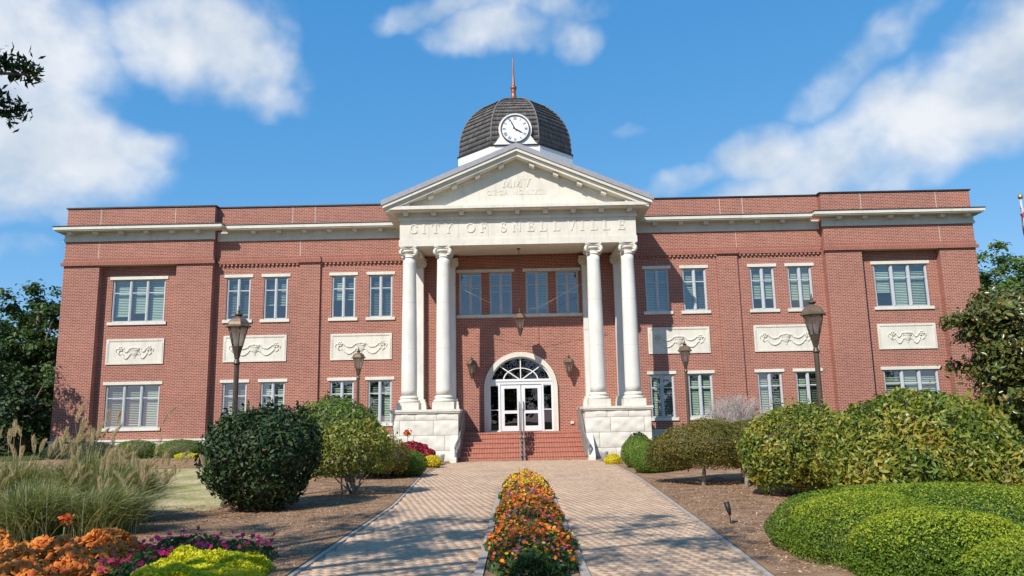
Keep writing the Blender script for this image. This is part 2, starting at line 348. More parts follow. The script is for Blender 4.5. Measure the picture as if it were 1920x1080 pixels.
leaf_material('laurel_leaf', [(0, (0.05, 0.10, 0.016)), (0.35, (0.12, 0.18, 0.025)), (0.62, (0.27, 0.28, 0.04)), (0.84, (0.40, 0.29, 0.045)), (1, (0.27, 0.12, 0.04))], 0.4, 0.25, 0.4, 1.3)
leaf_material('bright_laurel', [(0, (0.06, 0.12, 0.02)), (0.6, (0.13, 0.21, 0.03)), (1, (0.20, 0.26, 0.045))], 0.4, 0.28, 0.4)
leaf_material('boxwood_leaf', [(0, (0.06, 0.125, 0.012)), (0.55, (0.13, 0.215, 0.02)), (0.9, (0.20, 0.27, 0.028)), (1, (0.25, 0.21, 0.06))], 0.5, 0.28, 0.3, 1.2)
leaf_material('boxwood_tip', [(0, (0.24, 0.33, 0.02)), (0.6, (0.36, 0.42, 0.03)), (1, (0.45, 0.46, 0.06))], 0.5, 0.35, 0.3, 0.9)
leaf_material('green_boxwood', [(0, (0.065, 0.13, 0.016)), (0.6, (0.13, 0.215, 0.028)), (1, (0.20, 0.28, 0.04))], 0.5, 0.25, 0.3)
leaf_material('brown_barberry', [(0, (0.07, 0.08, 0.018)), (0.5, (0.15, 0.14, 0.03)), (0.85, (0.23, 0.175, 0.04)), (1, (0.23, 0.12, 0.04))], 0.6, 0.2, 0.2, 1.5)
leaf_material('magnolia_leaf', [(0, (0.045, 0.075, 0.016)), (0.5, (0.09, 0.125, 0.025)), (0.8, (0.16, 0.16, 0.035)), (1, (0.24, 0.13, 0.045))], 0.3, 0.12, 0.5)
leaf_material('tree_leaf', [(0, (0.028, 0.06, 0.014)), (0.6, (0.055, 0.105, 0.022)), (1, (0.10, 0.15, 0.03))], 0.5, 0.25, 0.3)
leaf_material('bright_tree_leaf', [(0, (0.05, 0.10, 0.016)), (0.6, (0.09, 0.16, 0.025)), (1, (0.14, 0.20, 0.03))], 0.5, 0.28, 0.3)
leaf_material('grass_blade', [(0, (0.10, 0.15, 0.045)), (0.45, (0.20, 0.25, 0.09)), (0.75, (0.38, 0.38, 0.18)), (1, (0.56, 0.51, 0.32))], 0.55, 0.3, 0.3)
leaf_material('plume', [(0, (0.42, 0.32, 0.19)), (0.6, (0.60, 0.49, 0.32)), (1, (0.72, 0.62, 0.45))], 0.7, 0.4, 0.2)
leaf_material('coleus_leaf', [(0, (0.52, 0.085, 0.022)), (0.4, (0.66, 0.15, 0.028)), (0.75, (0.72, 0.22, 0.035)), (1, (0.74, 0.34, 0.055))], 0.5, 0.25, 0.3, 2.2)
leaf_material('yellow_leaf', [(0, (0.36, 0.42, 0.014)), (0.5, (0.60, 0.58, 0.02)), (1, (0.78, 0.70, 0.03))], 0.5, 0.3, 0.3, 1.5)
leaf_material('yellow_flower', [(0, (0.50, 0.42, 0.012)), (0.6, (0.75, 0.60, 0.015)), (1, (0.80, 0.68, 0.03))], 0.5, 0.25)
leaf_material('red_leaf', [(0, (0.16, 0.008, 0.02)), (0.6, (0.33, 0.016, 0.04)), (1, (0.48, 0.035, 0.07))], 0.5, 0.25)
leaf_material('magenta_flower', [(0, (0.36, 0.008, 0.07)), (0.6, (0.62, 0.016, 0.14)), (1, (0.72, 0.06, 0.24))], 0.5, 0.25)
leaf_material('purple_flower', [(0, (0.20, 0.02, 0.12)), (0.6, (0.34, 0.05, 0.2)), (1, (0.45, 0.13, 0.25))], 0.5, 0.25)
leaf_material('orange_flower', [(0, (0.62, 0.10, 0.006)), (0.6, (0.78, 0.20, 0.01)), (1, (0.82, 0.34, 0.02))], 0.5, 0.25)
leaf_material('red_orange_flower', [(0, (0.50, 0.045, 0.008)), (0.6, (0.66, 0.09, 0.012)), (1, (0.72, 0.17, 0.02))], 0.5, 0.25)
leaf_material('bed_leaf', [(0, (0.03, 0.07, 0.016)), (0.6, (0.06, 0.12, 0.025)), (1, (0.11, 0.17, 0.035))], 0.5, 0.25)
leaf_material('lawn_blade', [(0, (0.26, 0.26, 0.09)), (0.5, (0.52, 0.45, 0.23)), (1, (0.66, 0.57, 0.36))], 0.6, 0.3)
leaf_material('bark_chip', [(0, (0.16, 0.09, 0.058)), (0.5, (0.34, 0.21, 0.135)), (1, (0.58, 0.41, 0.28))], 0.9, 0.0, 0.1)
def paver_material():
    m, nt, b, o = nodes('paver'); L = nt.links.new
    g = nt.nodes.new('ShaderNodeNewGeometry'); oi = nt.nodes.new('ShaderNodeObjectInfo')
    ad = nt.nodes.new('ShaderNodeMath'); ad.operation = 'ADD'; L(g.outputs['Random Per Island'], ad.inputs[0]); L(oi.outputs['Random'], ad.inputs[1])
    fr = nt.nodes.new('ShaderNodeMath'); fr.operation = 'FRACT'; L(ad.outputs[0], fr.inputs[0])
    c = ramp(nt, fr.outputs[0], [(0, (0.50, 0.355, 0.245)), (0.35, (0.545, 0.395, 0.272)), (0.7, (0.58, 0.42, 0.29)), (0.88, (0.55, 0.378, 0.265)), (1, (0.49, 0.342, 0.245))])
    d = ramp(nt, tnoise(nt, g.outputs['Position'], 0.8, 6, 0.65), [(0.3, (0.80, 0.79, 0.78)), (0.7, (1.08, 1.06, 1.05))])
    d2 = ramp(nt, tnoise(nt, g.outputs['Position'], 90, 3, 0.6), [(0.2, (0.85, 0.85, 0.85)), (0.8, (1.1, 1.1, 1.1))])
    c = mixc(nt, 1.0, mixc(nt, 1.0, c, d, 'MULTIPLY'), d2, 'MULTIPLY'); L(c, b.inputs['Base Color']); b.inputs['Roughness'].default_value = 0.88; b.inputs['Specular IOR Level'].default_value = 0.2
    bump(nt, tnoise(nt, g.outputs['Position'], 120, 4, 0.7), 0.3, 0.01, b); MT['paver'] = m
paver_material()
plain('paver_joint', (0.40, 0.29, 0.205), 0.95, var=0.25, scale=20)
def ground_material(name, stops, sc=1.2, bm=0.5, bsc=45):
    m, nt, b, o = nodes(name); L = nt.links.new; p = pos(nt)
    a = ramp(nt, tnoise(nt, p, sc, 7, 0.62), stops)
    d = ramp(nt, tnoise(nt, p, 55, 5, 0.7), [(0.25, (0.6, 0.6, 0.6)), (0.75, (1.3, 1.3, 1.3))])
    L(mixc(nt, 1.0, a, d, 'MULTIPLY'), b.inputs['Base Color']); b.inputs['Roughness'].default_value = 0.95; b.inputs['Specular IOR Level'].default_value = 0.1
    bump(nt, tnoise(nt, p, bsc, 6, 0.75), bm, 0.05, b); MT[name] = m
ground_material('lawn', [(0.32, (0.20, 0.23, 0.07)), (0.47, (0.42, 0.37, 0.18)), (0.66, (0.60, 0.49, 0.30))], 0.9)
ground_material('green_lawn', [(0.3, (0.045, 0.07, 0.018)), (0.55, (0.075, 0.10, 0.026)), (0.75, (0.11, 0.125, 0.04))], 0.5)
ground_material('mulch', [(0.3, (0.20, 0.118, 0.07)), (0.55, (0.335, 0.21, 0.127)), (0.75, (0.46, 0.31, 0.20))], 2.6, 0.5, 34)
def shingle_material():
    m, nt, b, o = nodes('shingle'); L = nt.links.new; g = nt.nodes.new('ShaderNodeNewGeometry')
    c = ramp(nt, g.outputs['Random Per Island'], [(0, (0.10, 0.094, 0.09)), (0.6, (0.14, 0.13, 0.125)), (1, (0.175, 0.163, 0.155))])
    mp = nt.nodes.new('ShaderNodeMapping'); mp.inputs['Scale'].default_value = (16, 16, 2.5); L(g.outputs['Position'], mp.inputs[0])
    d = ramp(nt, tnoise(nt, mp.outputs[0], 1.0, 5, 0.65), [(0.3, (0.65, 0.65, 0.65)), (0.7, (1.35, 1.33, 1.3))])
    L(mixc(nt, 1.0, c, d, 'MULTIPLY'), b.inputs['Base Color']); b.inputs['Roughness'].default_value = 0.75; MT['shingle'] = m
shingle_material()

# ------------------------------------------------------------------ ground, walk, beds
def sstep(a, b, x): t = np.clip((x-a)/(b-a), 0, 1); return t*t*(3-2*t)
WL = ([-20, 9, 15, 18, 22, 27, 29.85], [-2.52, -2.50, -2.48, -2.64, -2.88, -2.86, -2.6])
WR = ([-20, 8, 9.6, 12, 17, 21.6, 26.5, 29.85], [2.3, 2.32, 2.42, 2.55, 2.80, 3.0, 3.03, 2.6])
def wl(y): return np.interp(y, *WL)
def wr(y): return np.interp(y, *WR)
def hgt(x, y):
    x = np.asarray(x, float); y = np.asarray(y, float)
    side = np.where(x < 0, wl(y) - x, x - wr(y))
    h = 0.32*sstep(15, 29, y)*sstep(0.4, 3.4, side)
    roll = 0.022*np.sin(x*1.1+y*0.7)*sstep(0.3, 1.5, side)*sstep(60, 20, np.abs(x))
    return np.where(y < 29.9, h + roll - 0.09*(1-sstep(-0.03, 0.055, side)), 0.30*sstep(2.5, 5.5, np.abs(x)) - 0.06)
def grid_sheet(xs, ys, zf):
    X, Y = np.meshgrid(xs, ys); Z = zf(X, Y); V = np.stack([X, Y, Z], -1).reshape(-1, 3); nx = len(xs)
    i = np.arange((len(ys)-1)*(nx-1)); r = i//(nx-1); c = i % (nx-1); a = r*nx+c
    return V, np.stack([a, a+1, a+nx+1, a+nx], 1)
xs = np.unique(np.concatenate([np.linspace(-600, -40, 12), np.linspace(-40, -8, 33), np.linspace(-8, 8, 161), np.linspace(8, 40, 33), np.linspace(40, 600, 12)]))
ys = np.unique(np.concatenate([np.linspace(-200, 0, 12), np.linspace(0, 33, 100), np.linspace(33, 80, 12), np.linspace(80, 900, 10)]))
V, Fc = grid_sheet(xs, ys, hgt)
g = link('ground', np_mesh('ground', V, Fc), MT['green_lawn']); tag(g, kind='structure')
def patch(name, fl, fr_, y0, y1, ny, nx, m, eps, zf=None):
    ys_ = np.linspace(y0, y1, ny); V = []
    for y in ys_:
        a, b = fl(y), fr_(y); xx = np.linspace(a, b, nx); V.append(np.stack([xx, np.full(nx, y), (hgt(xx, y) if zf is None else zf(xx, y)) + eps], 1))
    V = np.concatenate(V); i = np.arange((ny-1)*(nx-1)); r = i//(nx-1); c = i % (nx-1); a = r*nx+c
    o = link(name, np_mesh(name, V, np.stack([a, a+1, a+nx+1, a+nx], 1)), m); tag(o, kind='structure'); return o
wob = lambda y, s: 0.22*math.sin(y*1.7+s)+0.12*math.sin(y*4.1+2*s)
patch('dry_lawn', lambda y: -13.5, lambda y: -5.9, 14.4, 25.2, 50, 40, MT['lawn'], 0.012)
patch('mulch_bed', lambda y: -13, lambda y: wl(y)-0.075, 2, 14.7, 50, 60, MT['mulch'], 0.022)
patch('mulch_bed', lambda y: -6.1+wob(y, 1), lambda y: wl(y)-0.075, 14.7, 29.8, 60, 40, MT['mulch'], 0.022)
patch('mulch_bed', lambda y: -19.8, lambda y: -6.3+wob(y, 1), 24.6, 32.6, 30, 40, MT['mulch'], 0.026)
patch('mulch_bed', lambda y: wr(y)+0.075, lambda y: 13+wob(y, 2), 2, 29.8, 110, 60, MT['mulch'], 0.022)
# the dirt edge where the lawn meets the planting bed
# walkway: sand bed, pavers laid herringbone, concrete edge restraint
walk = patch('walkway', lambda y: wl(y)-0.06, lambda y: wr(y)+0.06, -6, 29.88, 60, 8, MT['paver_joint'], -0.014, lambda x, y: np.zeros_like(x))
rng = np.random.default_rng(7)
pw, pl = 0.118, 0.150; cs45 = math.sqrt(0.5)
def paver_cells():
    k = np.arange(-260, 261); A, B = np.meshgrid(k*pl, k*pw); A = A + (np.arange(len(k)) % 2)[:, None]*pl*0.5
    X = ((A - B)*cs45).ravel(); Y = ((A + B)*cs45).ravel()
    m = (Y > 2) & (Y < 29.8) & (X > wl(Y)+0.03) & (X < wr(Y)-0.03) & ((np.abs(X) > 0.64) | (Y > 18.85))
    return np.stack([X[m], Y[m], np.ones(m.sum())], 1)
pc = paver_cells()
def paver_verts(n):
    a, b = pl/2-0.0035, pw/2-0.0035          # half sizes
    q = 0.006
    base = np.array([(-a, -b, -0.012), (a, -b, -0.012), (a, b, -0.012), (-a, b, -0.012), (-a+q, -b+q, 0), (a-q, -b+q, 0), (a-q, b-q, 0), (-a+q, b-q, 0)])
    fc = np.array([(4, 5, 6, 7), (0, 1, 5, 4), (1, 2, 6, 5), (2, 3, 7, 6), (3, 0, 4, 7)]); return base, fc
pb, pf = paver_verts(0)
order = np.argsort(np.where(pc[:, 1] > 8.15, pc[:, 1], 999) + 0.0)
near = order[:300]; rest = order[300:]
pav_me = np_mesh('paver', pb, pf); pav_me.materials.append(MT['paver'])
for i in near:
    x, y, hz = pc[i]; o = link('paver', pav_me, None, walk); o.location = (x, y, rng.uniform(-0.003, 0.003))
    o.rotation_euler = (rng.normal(0, 0.006), rng.normal(0, 0.006), math.radians(45 if hz else 135) + rng.normal(0, 0.008))
an = np.where(pc[rest, 2] > 0.5, math.radians(45), math.radians(135)) + rng.normal(0, 0.008, len(rest))
ca, sa = np.cos(an)[:, None], np.sin(an)[:, None]
PV = np.stack([pb[None, :, 0]*ca - pb[None, :, 1]*sa + pc[rest, 0][:, None], pb[None, :, 0]*sa + pb[None, :, 1]*ca + pc[rest, 1][:, None],
               np.broadcast_to(pb[None, :, 2], (len(rest), 8)) + rng.uniform(-0.003, 0.003, len(rest))[:, None]], -1).reshape(-1, 3)
PF = (pf[None] + 8*np.arange(len(rest))[:, None, None]).reshape(-1, 4)
link('pavers', np_mesh('pavers', PV, PF), MT['paver'], walk, 'stuff')
def kerb_line(fx, y0, y1, w, h, step):
    y = y0
    while y < y1 - 0.05:
        yb = min(y + step, y1) - 0.012; mb = MB(); a0, a1 = fx(y), fx(yb); n = len(mb.v)
        mb.v += [(a0, y, -0.08), (a0+w, y, -0.08), (a1+w, yb, -0.08), (a1, yb, -0.08), (a0+0.008*np.sign(w), y, h), (a0+w-0.008*np.sign(w), y, h), (a1+w-0.008*np.sign(w), yb, h), (a1+0.008*np.sign(w), yb, h)]
        for q in ((4, 5, 6, 7), (0, 1, 5, 4), (1, 2, 6, 5), (2, 3, 7, 6), (3, 0, 4, 7)): mb.f.append(tuple(n+i for i in q)); mb.sm.append(False)
        mb.build('kerb_stone', MT['kerb_concrete'], kerb); y += step
kerb = thing('path_edging', kind='structure')
kerb_line(lambda y: wl(y)-0.005, 2.0, 29.8, -0.085, 0.010, 0.9); kerb_line(lambda y: wr(y)+0.005, 2.0, 29.8, 0.085, 0.010, 0.9)
kerb_line(lambda y: -0.49, 2.0, 18.7, -0.11, 0.03, 0.6); kerb_line(lambda y: 0.49, 2.0, 18.7, 0.11, 0.03, 0.6)
patch('bed_soil', lambda y: -0.485, lambda y: 0.485, 2.0, 18.7, 60, 5, MT['mulch'], 0.015, lambda x, y: np.zeros_like(x))

# ------------------------------------------------------------------ city hall
FL = 1.03                                                   # entrance floor
hall = thing('city_hall', 'red brick city hall with white columned portico, pediment and shingled clock dome', 'building', (0, 33, 0))
hall.location = (0, 0, 0)
YW, YP = 33.0, 32.67
WZ0, BELT, WTOP = 1.0, 8.53, 11.10
UP_Z, LO_Z = (6.05, 7.93), (1.50, 3.33)                     # window openings, upper and lower storey
BIG = (15.53, 17.86)
PAIRS = ((11.78, 12.82), (10.14, 11.18), (7.17, 8.20), (5.54, 6.56))
CEN = ((0.30, 1.28), (1.63, 2.61))
def wall_grid(mb, x0, x1, z0, z1, y, holes, depth=0.2):
    xs = sorted({x0, x1, *[h[0] for h in holes], *[h[1] for h in holes]}); zs = sorted({z0, z1, *[h[2] for h in holes], *[h[3] for h in holes]})
    for a, b in zip(xs, xs[1:]):
        for c, d in zip(zs, zs[1:]):
            if any(h[0] <= a+1e-6 and h[1] >= b-1e-6 and h[2] <= c+1e-6 and h[3] >= d-1e-6 for h in holes): continue
            mb.face([(a, y, c), (b, y, c), (b, y, d), (a, y, d)])
    for (a, b, c, d) in holes:
        mb.face([(a, y, c), (a, y+depth, c), (a, y+depth, d), (a, y, d)]); mb.face([(b, y, c), (b, y, d), (b, y+depth, d), (b, y+depth, c)])
        mb.face([(a, y, d), (a, y+depth, d), (b, y+depth, d), (b, y, d)]); mb.face([(a, y, c), (b, y, c), (b, y+depth, c), (a, y+depth, c)])
# central wall with the arched doorway
AR, AZ = 1.46, 2.83
mb = MB()
holes = [(s*a if s > 0 else -b, b if s > 0 else -a, UP_Z[0], UP_Z[1]) for s in (-1, 1) for a, b in CEN]
wall_grid(mb, -4.9, 4.9, AZ+AR+0.1, WTOP, YW, holes)
wall_grid(mb, -4.9, -AR, WZ0, AZ+AR+0.1, YW, []); wall_grid(mb, AR, 4.9, WZ0, AZ+AR+0.1, YW, [])
for i in range(24):
    a0, a1 = math.pi*i/24, math.pi*(i+1)/24
    p, q = (AR*math.cos(a0), AZ+AR*math.sin(a0)), (AR*math.cos(a1), AZ+AR*math.sin(a1)); zt = AZ+AR+0.1
    mb.face([(q[0], YW, q[1]), (p[0], YW, p[1]), (p[0], YW, zt), (q[0], YW, zt)])
mb.build('wall', MT['brick'], hall)
for s in (-1, 1):
    fx = lambda a, b: (a, b) if s > 0 else (-b, -a)
    mb = MB(); hs_ = [(*fx(a, b), *z) for a, b in PAIRS for z in (UP_Z, LO_Z)]
    wall_grid(mb, *fx(4.9, 13.36), WZ0, WTOP, YW, hs_)
    mb.box(*fx(8.70, 9.60), 32.9, YW+0.02, WZ0, BELT)
    mb.build('wall', MT['brick'], hall)
    mb = MB()
    wall_grid(mb, *fx(14.94, 18.33), WZ0, BELT, YW, [(*fx(*BIG), *UP_Z), (*fx(*BIG), *LO_Z)])
    mb.box(*fx(13.36, 14.94), YP, YW+0.02, WZ0, BELT); mb.box(*fx(18.33, 19.90), YP, YW+0.02, WZ0, BELT)
    mb.box(*fx(13.36, 19.90), YP, YW+0.02, BELT, WTOP)
    mb.build('wall', MT['brick'], hall)
    mb = MB(); x = s*19.9; mb.face([(x-s*.001, YW+.02, WZ0), (x-s*.001, 52, WZ0), (x-s*.001, 52, WTOP), (x-s*.001, YW+.02, WTOP)]); mb.build('wall', MT['brick'], hall)
    # parapet backs, coping, control joints
    mb = MB(); mb.box(*fx(13.30, 19.96), YP-0.05, YP+0.40, WTOP, WTOP+0.055); mb.box(*fx(5.0, 13.30), YW-0.05, YW+0.38, WTOP, WTOP+0.05); mb.box(*fx(19.52, 19.96), YP+.40, 52, WTOP, WTOP+0.055)
    mb.build('coping', MT['dark_flashing'], hall)
    mb = MB()
    for xj in (9.0, 10.0): mb.box(*fx(xj, xj+.018), YW-.004, YW+.01, 10.23, WTOP)
    for xj in (15.1, 18.4): mb.box(*fx(xj, xj+.018), YP-.004, YP+.01, 10.23, WTOP)
    mb.box(*fx(9.62, 9.635), YW-.004, YW+.01, 8.8, 9.56); mb.box(*fx(18.4, 18.415), YP-.004, YP+.01, 8.8, 9.6)
    mb.build('control_joint', MT['precast'], hall)
    # belt course: soldier bricks over a projecting band, dentils under it on the wings
    mb = MB()
    mb.box(*fx(13.33, 19.93), YP-0.035, YP+0.01, BELT+0.13, BELT+0.30)
    mb.box(*fx(4.9, 13.33), YW-0.035, YW+0.01, BELT+0.13, BELT+0.30); mb.box(*fx(8.70, 9.60), 32.87, 32.965, BELT+0.13, BELT+0.28)
    mb.build('soldier_course', MT['brick_soldier'], hall)
    mb = MB()
    mb.box(*fx(13.26, 20.0), YP-0.10, YP+0.01, BELT-0.005, BELT+0.125)
    mb.box(*fx(4.9, 13.26), YW-0.10, YW+0.01, BELT-0.005, BELT+0.125); mb.box(*fx(8.66, 9.64), 32.80, 32.9, BELT-0.005, BELT+0.125)
    mb.build('belt_course', MT['brick_soldier'], hall)
    mb = MB(); xx = 5.0
    while xx < 13.2:
        if not 8.6 < xx < 9.62: mb.box(*fx(xx, xx+.09), YW-0.085, YW+0.01, BELT-0.105, BELT-0.006)
        xx += 0.18
    mb.build('dentil_course', MT['brick'], hall, 'stuff')
    # stone water table / foundation
    mb = MB(); mb.box(*fx(13.33, 19.94), YP-0.04, YW+0.5, -0.3, 0.93); mb.box(*fx(5.02, 13.33), YW-0.04, YW+0.5, -0.3, 0.93)
    mb.box(*fx(13.30, 19.98), YP-0.08, YW+0.3, 0.93, 1.003); mb.box(*fx(5.02, 13.30), YW-0.07, YW+0.3, 0.93, 1.003); mb.box(*fx(19.5, 19.94), YW+.5, 52, -0.3, 1.003)
    mb.build('foundation', MT['precast'], hall)
    # frieze and cornice
    mb = MB(); mb.box(*fx(13.32, 19.94), YP-0.04, YP+0.01, 9.60, 10.00); mb.box(*fx(4.9, 13.32), YW-0.04, YW+0.01, 9.56, 9.98); mb.box(*fx(19.89, 19.94), YP+.01, 52, 9.60, 10.0)
    mb.box(*fx(13.29, 19.97), YP-0.07, YP-0.035, 9.60, 9.73); mb.box(*fx(4.9, 13.29), YW-0.07, YW-0.035, 9.56, 9.69)
    mb.build('frieze', MT['precast'], hall)
    mb = MB()
    mb.box(*fx(12.89, 20.16), YP-0.47, YP+0.02, 10.00, 10.05); mb.box(*fx(12.85, 20.20), YP-0.51, YP+0.02, 10.05, 10.18); mb.box(*fx(19.92, 20.18), YP+0.02, 52, 10.0, 10.18)
    mb.box(*fx(4.9, 12.89), YW-0.47, YW+0.02, 9.98, 10.03); mb.box(*fx(4.9, 12.85), YW-0.51, YW+0.02, 10.03, 10.17)
    mb.build('cornice', MT['precast'], hall)
    mb = MB(); mb.box(*fx(12.83, 20.225), YP-0.535, YP+0.02, 10.183, 10.215); mb.box(*fx(4.9, 12.83), YW-0.535, YW+0.02, 10.173, 10.205); mb.box(*fx(19.92, 20.225), YP+0.02, 52, 10.183, 10.215)
    mb.build('cornice_flashing', MT['dark_flashing'], hall)
    brk = MB(); brk.box(-0.10, 0.10, -0.30, 0, 0, 0.10); brk.box(-0.085, 0.085, -0.27, 0, -0.035, 0.0); bme = brk.mesh('bracket'); bme.materials.append(MT['limestone'])
    for k in range(6):
        o = link('bracket', bme, None, hall); o.location = (s*(13.75+1.115*k+0.25), YP-0.04, 9.895)
        o = link('bracket', bme, None, hall); o.location = (s*(6.05+1.12*k), YW-0.04, 9.875)
mb = MB(); mb.box(-4.9, 4.9, YW-.03, YW+.01, BELT+.13, BELT+.30); mb.build('soldier_course', MT['brick_soldier'], hall)
# back of the house, roof deck, floors inside
mb = MB(); mb.face([(-19.9, 52, 0), (19.9, 52, 0), (19.9, 52, WTOP), (-19.9, 52, WTOP)]); mb.build('wall', MT['brick'], hall)
mb = MB(); mb.box(-19.8, 19.8, YW+0.3, 51.9, 10.45, 10.55); mb.build('roof_deck', MT['roof_metal'], hall)
mb = MB(); mb.box(-19.7, 19.7, YW+0.25, 38, 0.8, 1.0); mb.box(-19.7, 19.7, YW+0.25, 38, 4.4, 4.9); mb.box(-19.7, 19.7, YW+0.25, 38, 8.9, 9.0); mb.box(-19.7, 19.7, 37.9, 38, 1.0, 8.9)
for xp in (-14.5, -9.2, -4.6, 4.6, 9.2, 14.5): mb.box(xp-.08, xp+.08, YW+0.25, 37.9, 1.0, 8.9)
mb.build('interior', MT['interior'], hall)

# windows: frame > pane, mullion, lintel, sill, blind
def make_window(x0, x1, z0, z1, n, blinds, big, lint=None, sillx=None, y=YW):
    cx = (x0+x1)/2; w = MB(); t = 0.055
    w.box(x0, x0+t, y+.05, y+.17, z0, z1); w.box(x1-t, x1, y+.05, y+.17, z0, z1); w.box(x0+t, x1-t, y+.05, y+.17, z1-t, z1); w.box(x0+t, x1-t, y+.05, y+.17, z0, z0+t)
    win = w.build('window', MT['frame_paint'], hall)
    sw = (x1-x0-2*t)/n; zt = z0 + (z1-z0)*0.69
    for i in range(n):
        a = x0+t+i*sw; b = a+sw
        if i:
            m = MB(); m.box(a-.045, a+.045, y+.04, y+.175, z0+t, z1-t); m.box(a-.012, a+.012, y+.025, y+.04, z0+t, z1-t); m.build('mullion', MT['frame_paint'], win)
        a2 = a+(.045 if i else 0); b2 = b-(.045 if i < n-1 else 0)
        m = MB(); e = .022
        m.box(a2, a2+e, y+.07, y+.15, z0+t, z1-t); m.box(b2-e, b2, y+.07, y+.15, z0+t, z1-t); m.box(a2+e, b2-e, y+.075, y+.145, zt-.02, zt+.02); m.build('sash', MT['frame_paint'], win)
        m = MB(); m.face([(a2+e, y+.11, z0+t), (b2-e, y+.11, z0+t), (b2-e, y+.11, zt-.02), (a2+e, y+.11, zt-.02)]); m.build('pane', MT['window_glass'], win)
        m = MB(); m.face([(a2+e, y+.112, zt+.02), (b2-e, y+.112, zt+.02), (b2-e, y+.112, z1-t), (a2+e, y+.112, z1-t)]); m.build('pane', MT['window_glass'], win)
        fr = blinds[i]
        if fr > 0.02:
            m = MB(); zb = z1-t-(z1-z0-2*t)*fr; z = z1-t-.05; tilt = random.uniform(.004, .030)
            while z > zb+.03:
                n0 = len(m.v); m.v += [(a2+.01, y+.225, z-tilt), (b2-.01, y+.225, z-tilt), (b2-.01, y+.262, z+tilt), (a2+.01, y+.262, z+tilt)]; m.f.append((n0, n0+1, n0+2, n0+3)); m.sm.append(False); z -= .072
            m.box(a2+.008, b2-.008, y+.225, y+.262, zb, zb+.03); m.box(a2+.005, b2-.005, y+.22, y+.27, z1-t-.04, z1-t)
            m.build('blind', MT['blind'], win, 'stuff')
    if lint:
        m = MB(); m.box(lint[0], lint[1], y-.035, y+.05, z1, z1+.135); m.build('lintel', MT['limestone'], win)
    if sillx:
        m = MB(); m.box(sillx[0], sillx[1], y-.06, y+.16, z0-.13, z0); m.build('sill', MT['limestone'], win)
    return win
random.seed(4)
UB = {-1: [(.9, .9), (.67, .68), (.57, .57), (1, 1)], 1: [(.75, .75), (.80, .80), (1, 1), (.98, .98)]}
for s in (-1, 1):
    order_ = PAIRS
    ub = UB[-1] if s < 0 else [(.80, .80), (.75, .75), (.99, .99), (.98, .98)]
    for k, (a, b) in enumerate(order_):
        x0, x1 = (a, b) if s > 0 else (-b, -a)
        for zz, bl in ((UP_Z, ub[k]), (LO_Z, (1, 1))): make_window(x0, x1, *zz, 2, bl, False, (x0-.115, x1+.115), (x0-.125, x1+.125))
    a, b = BIG; x0, x1 = (a, b) if s > 0 else (-b, -a)
    make_window(x0, x1, *UP_Z, 3, (.88, .80, 1) if s < 0 else (.66, 1, 1), True, (x0-.115, x1+.115), (x0-.125, x1+.125))
    make_window(x0, x1, *LO_Z, 3, (1, .97, 1), True, (x0-.115, x1+.115), (x0-.125, x1+.125))
cb = {(-1, 1): (.36, .36), (-1, 0): (.45, .45), (1, 0): (.88, .88), (1, 1): (.50, .50)}
for s in (-1, 1):
    for k, (a, b) in enumerate(CEN):
        x0, x1 = (a, b) if s > 0 else (-b, -a); make_window(x0, x1, *UP_Z, 2, cb[(s, k)], False)
    x0, x1 = (.18, 2.72) if s > 0 else (-2.72, -.18)
    m = MB(); m.box(x0, x1, YW-.035, YW+.05, UP_Z[1], UP_Z[1]+.135); m.build('lintel', MT['limestone'], hall)
    m = MB(); m.box(x0-.01, x1+.03, YW-.06, YW+.16, UP_Z[0]-.13, UP_Z[0]); m.build('sill', MT['limestone'], hall)

